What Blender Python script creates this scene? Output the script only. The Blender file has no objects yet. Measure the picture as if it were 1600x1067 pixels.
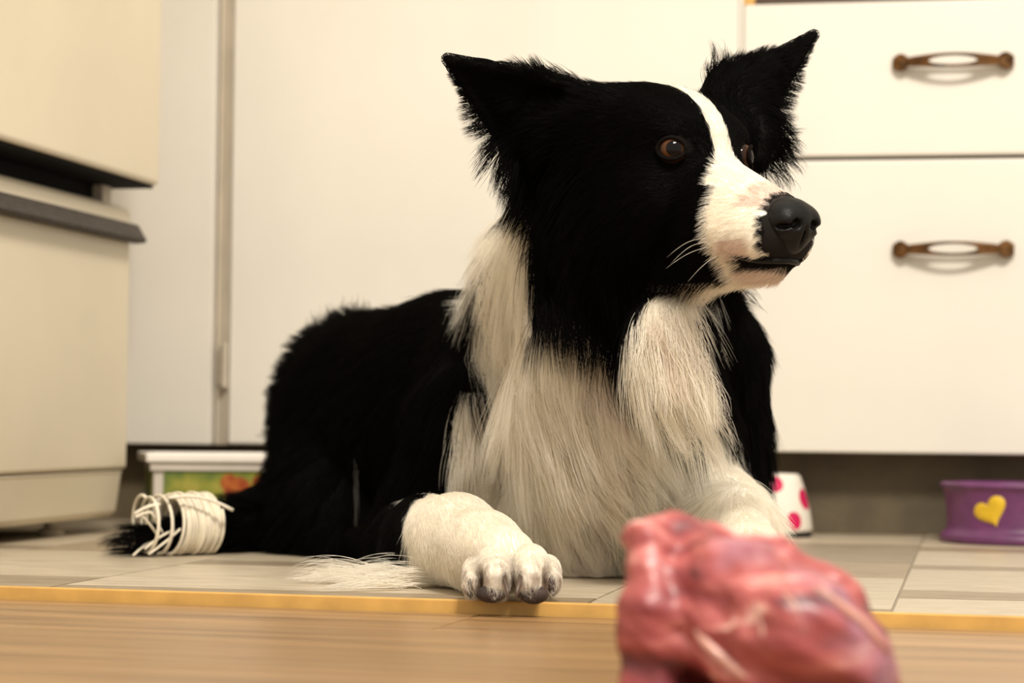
import bpy, bmesh, math, random
import numpy as np
from mathutils import Vector, Matrix, kdtree

random.seed(7)
rng = np.random.default_rng(7)
SC = bpy.context.scene
COL = SC.collection

# ------------------------------------------------------------------ camera, world, lights, exposure
FPX = 3600.0                       # focal length in pixels of the 1600 x 1067 frame
CAMZ = 0.126
ROLL = math.radians(0.6)
PITCH = math.atan(126.5 / FPX)
_f = np.array([0, math.cos(PITCH), math.sin(PITCH)])
_r0 = np.array([1.0, 0, 0]); _u0 = np.cross(_r0, _f)
_r = _r0 * math.cos(ROLL) + _u0 * math.sin(ROLL)
_u = np.cross(_r, _f)
cam = bpy.data.cameras.new('camera')
camo = bpy.data.objects.new('camera', cam); COL.objects.link(camo)
camo.matrix_world = Matrix(((_r[0], _u[0], -_f[0], 0), (_r[1], _u[1], -_f[1], 0), (_r[2], _u[2], -_f[2], CAMZ), (0, 0, 0, 1)))
cam.sensor_width = 36.0
cam.lens = FPX / 1600 * 36.0
cam.clip_start = 0.05
cam.dof.use_dof = True
cam.dof.focus_distance = 1.71
cam.dof.aperture_fstop = 6.6
SC.camera = camo

world = bpy.data.worlds.new('world'); SC.world = world
world.use_nodes = True
bg = world.node_tree.nodes['Background']
bg.inputs[0].default_value = (1.0, 0.92, 0.80, 1); bg.inputs[1].default_value = 0.80

def area_light(name, loc, target, size, power, color):
    l = bpy.data.lights.new(name, 'AREA'); l.shape = 'DISK'; l.size = size; l.energy = power; l.color = color
    o = bpy.data.objects.new(name, l); COL.objects.link(o)
    o.location = loc
    o.rotation_euler = (Vector(target) - Vector(loc)).to_track_quat('-Z', 'Y').to_euler()
    return o
area_light('ceiling_lamp', (0.40, 0.10, 2.15), (0.15, 2.2, 0.2), 0.42, 45, (1.0, 0.92, 0.81))
area_light('ceiling_lamp', (0.75, 0.30, 2.15), (0.3, 2.3, 0.3), 0.30, 24, (1.0, 0.92, 0.81))

vs = SC.view_settings
vs.view_transform = 'Standard'; vs.look = 'None'; vs.gamma = 1.0; vs.use_curve_mapping = False
vs.exposure = 0.27

# ------------------------------------------------------------------ coordinate helpers
def P(px, py, Y):
    """world point seen at pixel (px,py) of the photo at world depth Y"""
    d = _f + _r * (px - 800) / FPX + _u * (533.5 - py) / FPX
    p = d * (Y / d[1]); p = p + np.array([0, 0, CAMZ])
    return p
TH = math.radians(11.3)
EX = np.array([math.cos(TH), -math.sin(TH), 0]); EY = np.array([math.sin(TH), math.cos(TH), 0])
ROOM = Matrix.Rotation(-TH, 4, 'Z')
def R_ry(px, py, ry):
    """room-local (rx, z) where the ray through a pixel meets the plane ry = const"""
    d = _f + _r * (px - 800) / FPX + _u * (533.5 - py) / FPX
    p = d * (ry / d.dot(EY))
    return p.dot(EX), p[2] + CAMZ
def R_rx(px, py, rx):
    d = _f + _r * (px - 800) / FPX + _u * (533.5 - py) / FPX
    p = d * (rx / d.dot(EX))
    return p.dot(EY), p[2] + CAMZ
def R_z(px, py, z=0.0):
    d = _f + _r * (px - 800) / FPX + _u * (533.5 - py) / FPX
    p = d * ((z - CAMZ) / d[2])
    return p.dot(EX), p.dot(EY)

# ------------------------------------------------------------------ materials
def s2l(c):
    return tuple((x / 12.92 if x <= 0.04045 else ((x + 0.055) / 1.055) ** 2.4) for x in c)
def new_mat(name):
    m = bpy.data.materials.new(name); m.use_nodes = True
    nt = m.node_tree
    return m, nt, nt.nodes['Principled BSDF']
def mat(name, col, rough=0.5, var=0.06, scale=8.0, metal=0.0, bump=0.0, bscale=60.0, spec=0.5, stretch=None, coat=0.0, sss=0.0, dark=None):
    m, nt, b = new_mat(name)
    tc = nt.nodes.new('ShaderNodeTexCoord')
    mp = nt.nodes.new('ShaderNodeMapping'); nt.links.new(tc.outputs['Object'], mp.inputs[0])
    if stretch: mp.inputs['Scale'].default_value = stretch
    n = nt.nodes.new('ShaderNodeTexNoise'); n.inputs['Scale'].default_value = scale; n.inputs['Detail'].default_value = 6
    nt.links.new(mp.outputs[0], n.inputs['Vector'])
    r = nt.nodes.new('ShaderNodeValToRGB')
    c2 = dark if dark else tuple(max(0, x * (1 - var * 3)) for x in col)
    r.color_ramp.elements[0].color = (*c2, 1); r.color_ramp.elements[0].position = 0.3
    r.color_ramp.elements[1].color = (*col, 1); r.color_ramp.elements[1].position = 0.62
    nt.links.new(n.outputs['Fac'], r.inputs[0]); nt.links.new(r.outputs[0], b.inputs['Base Color'])
    b.inputs['Roughness'].default_value = rough; b.inputs['Metallic'].default_value = metal
    b.inputs['Specular IOR Level'].default_value = spec
    b.inputs['Coat Weight'].default_value = coat
    if sss:
        b.inputs['Subsurface Weight'].default_value = sss; b.inputs['Subsurface Radius'].default_value = (0.01, 0.004, 0.003)
        b.inputs['Subsurface Scale'].default_value = 0.6
    if bump:
        n2 = nt.nodes.new('ShaderNodeTexNoise'); n2.inputs['Scale'].default_value = bscale; n2.inputs['Detail'].default_value = 5
        nt.links.new(mp.outputs[0], n2.inputs['Vector'])
        bp = nt.nodes.new('ShaderNodeBump'); bp.inputs['Strength'].default_value = bump; bp.inputs['Distance'].default_value = 0.004
        nt.links.new(n2.outputs['Fac'], bp.inputs['Height']); nt.links.new(bp.outputs[0], b.inputs['Normal'])
    return m

M = {}
M['white_paint'] = mat('white_paint', (0.785, 0.745, 0.665), 0.42, 0.02, 5, bump=0.05, bscale=40)
M['old_paint'] = mat('old_paint', (0.54, 0.47, 0.37), 0.5, 0.06, 14)
M['carcass'] = mat('carcass', (0.16, 0.11, 0.06), 0.7, 0.1, 10)
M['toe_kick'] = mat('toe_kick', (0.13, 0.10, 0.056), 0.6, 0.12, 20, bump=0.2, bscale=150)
M['dark_wood'] = mat('dark_wood', (0.07, 0.035, 0.015), 0.5, 0.12, 10, stretch=(1, 8, 8))
M['cream_enamel'] = mat('cream_enamel', (0.71, 0.625, 0.465), 0.34, 0.03, 4)
M['black_plastic'] = mat('black_plastic', (0.006, 0.005, 0.005), 0.8, 0.1, 20, spec=0.1)
M['grey_plastic'] = mat('grey_plastic', (0.072, 0.060, 0.050), 0.6, 0.15, 60, spec=0.2, stretch=(8, 1, 8))
M['bronze'] = mat('bronze', (0.20, 0.095, 0.032), 0.36, 0.25, 70, metal=0.7)
M['strip'] = mat('strip', (0.66, 0.38, 0.10), 0.5, 0.08, 30)
M['wall'] = mat('wall', (0.74, 0.68, 0.56), 0.7, 0.02, 5)
M['worktop'] = mat('worktop', (0.30, 0.24, 0.17), 0.4, 0.1, 30)
M['rubber'] = mat('rubber', (0.015, 0.014, 0.013), 0.7, 0.1, 20)

# ------------------------------------------------------------------ mesh helpers
def link(o, parent=None):
    COL.objects.link(o)
    if parent is not None: o.parent = parent
    return o
def tag(o, label=None, cat=None, group=None, kind=None):
    for k, v in (('label', label), ('category', cat), ('group', group), ('kind', kind)):
        if v: o[k] = v
    return o
def empty(name, loc=(0, 0, 0), rotz=0.0):
    o = bpy.data.objects.new(name, None); o.empty_display_size = 0.05
    o.location = loc; o.rotation_euler = (0, 0, rotz); COL.objects.link(o)
    return o
def from_bm(name, bm, m, parent=None, smooth=False, bevel=0.0):
    me = bpy.data.meshes.new(name)
    bmesh.ops.recalc_face_normals(bm, faces=bm.faces)
    bm.to_mesh(me); bm.free()
    me.materials.append(m)
    if smooth:
        for p in me.polygons: p.use_smooth = True
    o = bpy.data.objects.new(name, me); link(o, parent)
    if bevel:
        b = o.modifiers.new('bevel', 'BEVEL'); b.width = bevel; b.segments = 3; b.limit_method = 'ANGLE'
    return o
def add_box(bm, x0, x1, y0, y1, z0, z1):
    vs_ = [bm.verts.new(c) for c in ((x0, y0, z0), (x1, y0, z0), (x1, y1, z0), (x0, y1, z0), (x0, y0, z1), (x1, y0, z1), (x1, y1, z1), (x0, y1, z1))]
    for f in ((0, 1, 2, 3), (4, 5, 6, 7), (0, 1, 5, 4), (1, 2, 6, 5), (2, 3, 7, 6), (3, 0, 4, 7)):
        bm.faces.new([vs_[i] for i in f])
def box(name, x0, x1, y0, y1, z0, z1, m, parent=None, bevel=0.0):
    bm = bmesh.new(); add_box(bm, x0, x1, y0, y1, z0, z1)
    return from_bm(name, bm, m, parent, bevel=bevel)
def add_tube(bm, pts, rad, seg=8, caps=True):
    pts = [Vector(p) for p in pts]; n = len(pts)
    rads = rad if hasattr(rad, '__len__') else [rad] * n
    rings = []; up = None
    for i, p in enumerate(pts):
        t = (pts[min(i + 1, n - 1)] - pts[max(i - 1, 0)]).normalized()
        if up is None:
            up = t.orthogonal().normalized()
        up = (up - t * up.dot(t)).normalized(); s = t.cross(up)
        rings.append([bm.verts.new(p + (up * math.cos(a) + s * math.sin(a)) * rads[i]) for a in [2 * math.pi * k / seg for k in range(seg)]])
    for a, b in zip(rings[:-1], rings[1:]):
        for k in range(seg):
            bm.faces.new((a[k], a[(k + 1) % seg], b[(k + 1) % seg], b[k]))
    if caps:
        bm.faces.new(rings[0][::-1]); bm.faces.new(rings[-1])
def add_prism(bm, prof, axis, a0, a1):
    """extrude a 2D profile along axis 'x' or 'y'"""
    def mk(p, a):
        return (a, p[0], p[1]) if axis == 'x' else (p[0], a, p[1])
    A = [bm.verts.new(mk(p, a0)) for p in prof]; B = [bm.verts.new(mk(p, a1)) for p in prof]
    n = len(prof)
    for i in range(n): bm.faces.new((A[i], A[(i + 1) % n], B[(i + 1) % n], B[i]))
    bm.faces.new(A[::-1]); bm.faces.new(B)

# ------------------------------------------------------------------ the setting: floors, edge strip, walls
FY = 2.667                 # room-local y of the cabinet fronts
KICK = FY + 0.062
WOODZ = -0.008

def floor_mat(name, c1, c2, stretch, scale, rough, bump=0.08, rnd=0.25):
    m, nt, b = new_mat(name)
    tc = nt.nodes.new('ShaderNodeTexCoord'); oi = nt.nodes.new('ShaderNodeObjectInfo')
    mp = nt.nodes.new('ShaderNodeMapping'); mp.inputs['Scale'].default_value = stretch
    add = nt.nodes.new('ShaderNodeVectorMath'); add.operation = 'ADD'
    mul = nt.nodes.new('ShaderNodeVectorMath'); mul.operation = 'SCALE'; mul.inputs['Scale'].default_value = 9.0
    nt.links.new(oi.outputs['Random'], mul.inputs[0])
    nt.links.new(tc.outputs['Object'], add.inputs[0]); nt.links.new(mul.outputs[0], add.inputs[1])
    nt.links.new(add.outputs[0], mp.inputs[0])
    n = nt.nodes.new('ShaderNodeTexNoise'); n.inputs['Scale'].default_value = scale; n.inputs['Detail'].default_value = 8; n.inputs['Roughness'].default_value = 0.65
    nt.links.new(mp.outputs[0], n.inputs['Vector'])
    r = nt.nodes.new('ShaderNodeValToRGB')
    r.color_ramp.elements[0].color = (*c2, 1); r.color_ramp.elements[0].position = 0.36
    r.color_ramp.elements[1].color = (*c1, 1); r.color_ramp.elements[1].position = 0.6
    nt.links.new(n.outputs['Fac'], r.inputs[0])
    hsv = nt.nodes.new('ShaderNodeHueSaturation')
    mr = nt.nodes.new('ShaderNodeMapRange'); mr.inputs['To Min'].default_value = 1 - rnd; mr.inputs['To Max'].default_value = 1 + rnd * 0.4
    nt.links.new(oi.outputs['Random'], mr.inputs[0]); nt.links.new(mr.outputs[0], hsv.inputs['Value'])
    nt.links.new(r.outputs[0], hsv.inputs['Color']); nt.links.new(hsv.outputs[0], b.inputs['Base Color'])
    b.inputs['Roughness'].default_value = rough
    bp = nt.nodes.new('ShaderNodeBump'); bp.inputs['Strength'].default_value = bump; bp.inputs['Distance'].default_value = 0.002
    nt.links.new(n.outputs['Fac'], bp.inputs['Height']); nt.links.new(bp.outputs[0], b.inputs['Normal'])
    return m
M['tile_pale'] = floor_mat('tile_pale', (0.56, 0.48, 0.36), (0.40, 0.33, 0.235), (4, 22, 4), 5, 0.38, rnd=0.1)
M['tile_tan'] = floor_mat('tile_tan', (0.36, 0.28, 0.185), (0.24, 0.175, 0.11), (4, 22, 4), 5, 0.4, rnd=0.12)
M['tile_grey'] = floor_mat('tile_grey', (0.31, 0.245, 0.17), (0.20, 0.155, 0.10), (4, 22, 4), 5, 0.42, rnd=0.12)
M['joint'] = mat('joint', (0.33, 0.28, 0.21), 0.7)
M['oak'] = floor_mat('oak', (0.37, 0.215, 0.092), (0.20, 0.11, 0.045), (1.1, 22, 10), 2.6, 0.33, rnd=0.12)

floor = tag(box('floor', -2.2, 1.9, 1.3, 3.3, -0.05, -0.0012, M['joint']), kind='structure')
floor.matrix_world = ROOM
TS = 0.2775
ry0 = R_z(1500, 970)[1]
rx0 = R_z(1400, 940)[0]
# sharpen the floor's front edge later with the strip: the strip line on the floor
sx0, sy0 = P(0, 923, 1.0)[:2], None
def floor_pt(px, py, z):
    d = _f + _r * (px - 800) / FPX + _u * (533.5 - py) / FPX
    p = d * ((z - CAMZ) / d[2]); return np.array([p[0], p[1]])
SA = floor_pt(0, 935, WOODZ); SB = floor_pt(1600, 985, WOODZ)
sdir = (SB - SA) / np.linalg.norm(SB - SA); SANG = math.atan2(sdir[1], sdir[0])
def strip_ry(rx):
    """room-local y of the strip's front edge for a given room-local x"""
    a = np.array([SA.dot(EX[:2]), SA.dot(EY[:2])]); b = np.array([SB.dot(EX[:2]), SB.dot(EY[:2])])
    return a[1] + (rx - a[0]) * (b[1] - a[1]) / (b[0] - a[0])
# cut the floor slab to the strip line
me = floor.data
for v in me.vertices:
    if v.co.y < 2: v.co.y = strip_ry(v.co.x) + 0.004
def tile(x0, x1, y0, y1, m):
    g = 0.0011
    xs = (x0 + g, x1 - g)
    ylo = [max(y0 + g, strip_ry(x) + 0.008) for x in xs]
    if min(y1 - g - q for q in ylo) < 0.006: 
        if max(y1 - g - q for q in ylo) < 0.006: return
        ylo = [min(q, y1 - g - 0.004) for q in ylo]
    bm = bmesh.new()
    lo = [bm.verts.new((xs[0], ylo[0], -0.0012)), bm.verts.new((xs[1], ylo[1], -0.0012)), bm.verts.new((xs[1], y1 - g, -0.0012)), bm.verts.new((xs[0], y1 - g, -0.0012))]
    hi = [bm.verts.new((v.co.x, v.co.y, 0.0)) for v in lo]
    bm.faces.new(lo[::-1]); bm.faces.new(hi)
    for i in range(4): bm.faces.new((lo[i], lo[(i + 1) % 4], hi[(i + 1) % 4], hi[i]))
    o = from_bm('floor_tile', bm, m, floor)
# blocks of pale rows framed by tan and grey bands, as the printed vinyl shows
BW = 0.62
for bi in range(-4, 4):
    bx = rx0 + bi * BW
    yy = ry0 - 0.05 - (bi % 2) * 0.16
    k = 0
    while yy < 3.0:
        hgt = (0.24, 0.085, 0.27, 0.06)[k % 4]
        mm = ('tile_pale', 'tile_tan', 'tile_pale', 'tile_grey')[k % 4]
        tile(bx, bx + BW * 0.66, yy, yy + hgt, M[mm])
        yy += hgt; k += 1
    yy = ry0 - 0.12 + (bi % 3) * 0.1; k = bi
    while yy < 3.0:
        hgt = (0.22, 0.33)[k % 2]
        tile(bx + BW * 0.66, bx + BW, yy, yy + hgt, M[('tile_tan', 'tile_grey', 'tile_pale')[k % 3]])
        yy += hgt; k += 1

strip = tag(box('trim_1', -1.8, 1.8, 0, 0.006, WOODZ - 0.002, 0.0012, M['strip'], bevel=0.0012), kind='structure')
mid = (SA + SB) / 2
strip.matrix_world = Matrix.Translation((mid[0], mid[1], 0)) @ Matrix.Rotation(SANG, 4, 'Z')

# oak laminate in front, planks parallel to the strip
wood = tag(box('floor_wood', -1.9, 1.9, -1.9, -0.002, -0.06, WOODZ - 0.0035, M['joint']), kind='structure')
wood.matrix_world = strip.matrix_world
PW = 0.128; me = None
for r_ in range(12):
    y1 = -0.0045 - r_ * PW; off = (r_ * 0.47) % 1.2
    for c in range(-3, 3):
        x0 = c * 1.2 + off; x1 = x0 + 1.2
        x0, x1 = max(x0, -1.9), min(x1, 1.9)
        if x1 - x0 < 0.05: continue
        o = box('plank', x0 + 0.0005, x1 - 0.0005, y1 - PW + 0.0007, y1 - 0.0004, WOODZ - 0.0035, WOODZ, M['oak'], wood, bevel=0.0006)

wb = tag(box('wall_back', -2.2, 1.9, FY + 0.60, FY + 0.68, -0.05, 2.5, M['wall']), kind='structure'); wb.matrix_world = ROOM
wl = tag(box('wall_left', -1.72, -1.62, 0.6, FY + 0.60, -0.05, 2.5, M['wall']), kind='structure'); wl.matrix_world = ROOM

# ------------------------------------------------------------------ kitchen cabinets
def room_empty(name, rx, ry):
    p = EX * rx + EY * ry
    return empty(name, (p[0], p[1], 0), -TH)
def cabinet(name, x0, x1, label):
    """carcass and toe kick of a unit; local origin at (x0, FY, 0), x to the right, y into the wall"""
    e = room_empty(name, x0, FY); tag(e, label, 'cabinet', 'base cabinets along the kitchen wall')
    w = x1 - x0
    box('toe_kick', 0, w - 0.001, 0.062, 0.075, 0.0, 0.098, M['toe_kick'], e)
    return e, w
CB = R_ry(800, 701, FY)[1]              # underside of the fronts
CT = 0.685
xA0 = R_ry(120, 500, FY)[0]; xA1 = R_ry(346, 500, FY)[0]
xB0 = xA1; xB1 = R_ry(1153, 300, FY)[0]
xC0 = xB1; xC1 = R_ry(1850, 300, FY)[0]
T = 0.018
def carcass(e, w):
    bm = bmesh.new()
    add_box(bm, 0.0, w - 0.001, T + 0.001, 0.58, CB + 0.002, CB + 0.018)
    add_box(bm, 0, 0.016, T + 0.001, 0.58, CB + 0.018, CT)
    add_box(bm, w - 0.016, w - 0.001, T + 0.001, 0.58, CB + 0.018, CT)
    add_box(bm, 0.016, w - 0.016, 0.56, 0.58, CB + 0.018, CT)
    return from_bm('carcass', bm, M['carcass'], e)
# corner unit beside the appliance
e, w = cabinet('base_cabinet', xA0, xA1, 'narrow cream cabinet panel in the corner beside the cream appliance')
carcass(e, w)
xe = R_ry(331, 500, FY)[0] - xA0
box('front_panel', 0.0, xe, 0, T, CB, CT, M['white_paint'], e, bevel=0.002)
box('stile', xe + 0.0015, w - 0.0015, 0.012, T + 0.004, CB, CT, M['old_paint'], e, bevel=0.001)
# door unit
e, w = cabinet('base_cabinet', xB0, xB1, 'cabinet with a wide plain white door behind the dog')
carcass(e, w)
xs = R_ry(358, 500, FY)[0] - xB0; xr = xB1 - xB0 - 0.0003
box('stile', 0, xs - 0.002, 0.008, T + 0.004, CB, CT, M['old_paint'], e, bevel=0.001)
d = box('door', xs, xr, 0, T, CB + 0.001, CT, M['white_paint'], e, bevel=0.003)
z0 = R_ry(352, 605, FY)[1]; z1 = R_ry(352, 535, FY)[1]
bm = bmesh.new(); add_tube(bm, [(xs - 0.0045, -0.001, z0), (xs - 0.0045, -0.001, z1)], 0.0042, 10)
add_box(bm, xs - 0.014, xs - 0.006, 0.004, 0.0075, z0 + 0.004, z1 - 0.004)
from_bm('hinge', bm, M['old_paint'], d, smooth=False)
# drawer unit
e, w = cabinet('base_cabinet', xC0, xC1, 'cabinet with two white drawers and bronze pulls')
carcass(e, w)
zg = R_ry(1420, 246, FY)[1]; zt = R_ry(1300, 4, FY)[1]
xd0 = R_ry(1160, 300, FY)[0] - xC0; xd1 = w - 0.004
box('stile', 0.0003, xd0 - 0.0006, 0.0004, T, CB, CT, M['white_paint'], e, bevel=0.001)
box('rail', xd0 - 0.001, xd1, T + 0.002, T + 0.02, zt - 0.02, CT, M['dark_wood'], e)
box('wood_block', xd0 - 0.003, xd0 + 0.012, 0.006, T + 0.002, zt + 0.001, zt + 0.02, M['strip'], e)
def pull(parent, cx, cz, L=0.136):
    bm = bmesh.new(); N = 44
    def prof(s):
        a = abs(s)
        hw = 0.0062 + 0.0020 * math.cos(s * math.pi * 0.9) if a < 0.72 else 0.0042 + 0.0058 * math.sin(min(1, (a - 0.72) / 0.16) * math.pi / 2)
        if a > 0.90: hw *= 1 - 0.42 * ((a - 0.90) / 0.10)
        hole = 0.0052 * math.sqrt(max(0, 1 - (s / 0.40) ** 2)) if a < 0.40 else 0
        out = -0.008 - 0.019 * math.cos(s * math.pi / 2) ** 0.8
        return hw, hole, out
    for sgn in (1, -1):
        rings = []
        for i in range(N + 1):
            s = -1 + 2 * i / N; hw, hole, out = prof(s)
            x = cx + s * L / 2
            zi, zo = cz + sgn * hole, cz + sgn * hw
            th = 0.0055
            b_ = 0.0012
            rings.append([bm.verts.new(c) for c in ((x, out + b_, zi), (x, out, zi + sgn * b_), (x, out, zo - sgn * b_), (x, out + b_, zo), (x, out + th, zo), (x, out + th, zi))])
        for a, b in zip(rings[:-1], rings[1:]):
            for k in range(6): bm.faces.new((a[k], a[(k + 1) % 6], b[(k + 1) % 6], b[k]))
        bm.faces.new(rings[0]); bm.faces.new(rings[-1])
    h = from_bm('handle', bm, M['bronze'], parent)
    h['label'] = 'aged bronze pull with an oval opening'
    for s in (-0.8, 0.8):
        bm2 = bmesh.new(); add_tube(bm2, [(cx + s * L / 2, -0.0150, cz), (cx + s * L / 2, -0.008, cz), (cx + s * L / 2, 0.0015, cz)], [0.0042, 0.0038, 0.0055], 12)
        add_b = from_bm('post', bm2, M['bronze'], parent, smooth=False)
        add_b.parent = h
    return h
hx, hz = R_ry(1489, 93, FY - 0.025); 
dr = box('drawer', xd0, xd1, 0, T, zg + 0.0022, zt, M['white_paint'], e, bevel=0.003); pull(dr, hx - xC0, hz)
hx, hz = R_ry(1489, 388, FY - 0.025)
dr = box('drawer', xd0, xd1, 0, T, CB, zg - 0.0022, M['white_paint'], e, bevel=0.003); pull(dr, hx - xC0, hz)
# worktop over all units
bm = bmesh.new(); add_box(bm, xA0 - 0.55, xC1 + 0.02, -0.022, 0.598, 0, 0.038)
o = from_bm('worktop', bm, M['worktop'], None, bevel=0.004); p = EY * FY; o.location = (p[0], p[1], CT + 0.001); o.rotation_euler = (0, 0, -TH)
tag(o, 'long brown worktop over the white base cabinets', 'worktop')

# ------------------------------------------------------------------ cream appliance with a dark handle strip
AFX = -0.921; AY1 = 2.43; AY0 = 1.75
e = room_empty('kitchen_appliance', AFX, AY1)
tag(e, 'cream kitchen appliance with two doors and a dark grey handle strip', 'appliance')
def az(px, py, rx): return R_rx(px, py, rx)[1]
L0, L1 = -(AY1 - AY0), 0.0       # local y range, 0 at the far end
zk0 = az(185, 806, AFX - 0.012); zk1 = az(197, 737, AFX); zh0 = az(205, 378, AFX + 0.012); zdt = az(195, 320, AFX); zu = az(243, 289, AFX + 0.032)
DT = 0.05
box('cabinet_body', -0.62, -DT - 0.004, L0, L1 - 0.004, zk1 + 0.004, 1.25, M['cream_enamel'], e, bevel=0.006)
bm = bmesh.new()   # lower door: rolled top and rounded edge
add_prism(bm, [(-DT, zk1 + 0.003), (-0.003, zk1 + 0.003), (0, zk1 + 0.006), (0, zh0 + 0.006), (0.0, zdt - 0.007), (-0.004, zdt - 0.002), (-0.010, zdt), (-DT, zdt)], 'y', L0, L1)
from_bm('lower_door', bm, M['cream_enamel'], e, bevel=0.002)
bm = bmesh.new()
add_prism(bm, [(0.0005, zh0 + 0.004), (0.004, zh0), (0.017, zh0 + 0.001), (0.019, zh0 + 0.004), (0.0085, zh0 + 0.0215), (0.0005, zh0 + 0.0225)], 'y', L0, L1 + 0.004)
from_bm('handle_strip', bm, M['grey_plastic'], e, bevel=0.0015)
bm = bmesh.new()   # upper door overhangs the lower one
add_prism(bm, [(-DT, zu + 0.006), (-0.004, zu + 0.001), (0.030, zu), (0.033, zu + 0.004), (0.033, 1.22), (0.026, 1.23), (-DT, 1.23)], 'y', L0, L1)
ud = from_bm('upper_door', bm, M['cream_enamel'], e, bevel=0.002)
box('dark_underside', -DT + 0.004, 0.027, L0 + 0.002, L1 - 0.003, zu - 0.0035, zu + 0.0005, M['black_plastic'], ud)  # thin black sheet covering most of the upper door's underside
box('recess', -DT + 0.002, -0.026, L0, L1 - 0.035, zdt - 0.004, zu + 0.004, M['black_plastic'], e)
box('hinge_post', -0.030, -0.014, L1 - 0.048, L1 - 0.022, zdt - 0.004, zu + 0.002, M['old_paint'], e, bevel=0.002)
bm = bmesh.new()
add_prism(bm, [(-DT, zk0 + 0.002), (-0.016, zk0), (-0.010, zk0 + 0.006), (-0.004, zk1 - 0.002), (-0.002, zk1 + 0.0015), (-DT, zk1 + 0.0015)], 'y', L0, L1 - 0.004)
from_bm('kick_panel', bm, M['cream_enamel'], e, bevel=0.002)
for yy in (L1 - 0.09, L0 + 0.06):
    bm = bmesh.new(); add_tube(bm, [(-0.05, yy, 0.0), (-0.05, yy, 0.006), (-0.05, yy, 0.008), (-0.05, yy, zk0 + 0.03)], [0.014, 0.014, 0.008, 0.008], 12)
    from_bm('foot', bm, M['old_paint'], e)
box('base_frame', -0.60, -0.075, L0 + 0.01, L1 - 0.012, 0.012, zk1 + 0.004, M['black_plastic'], e)

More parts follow.
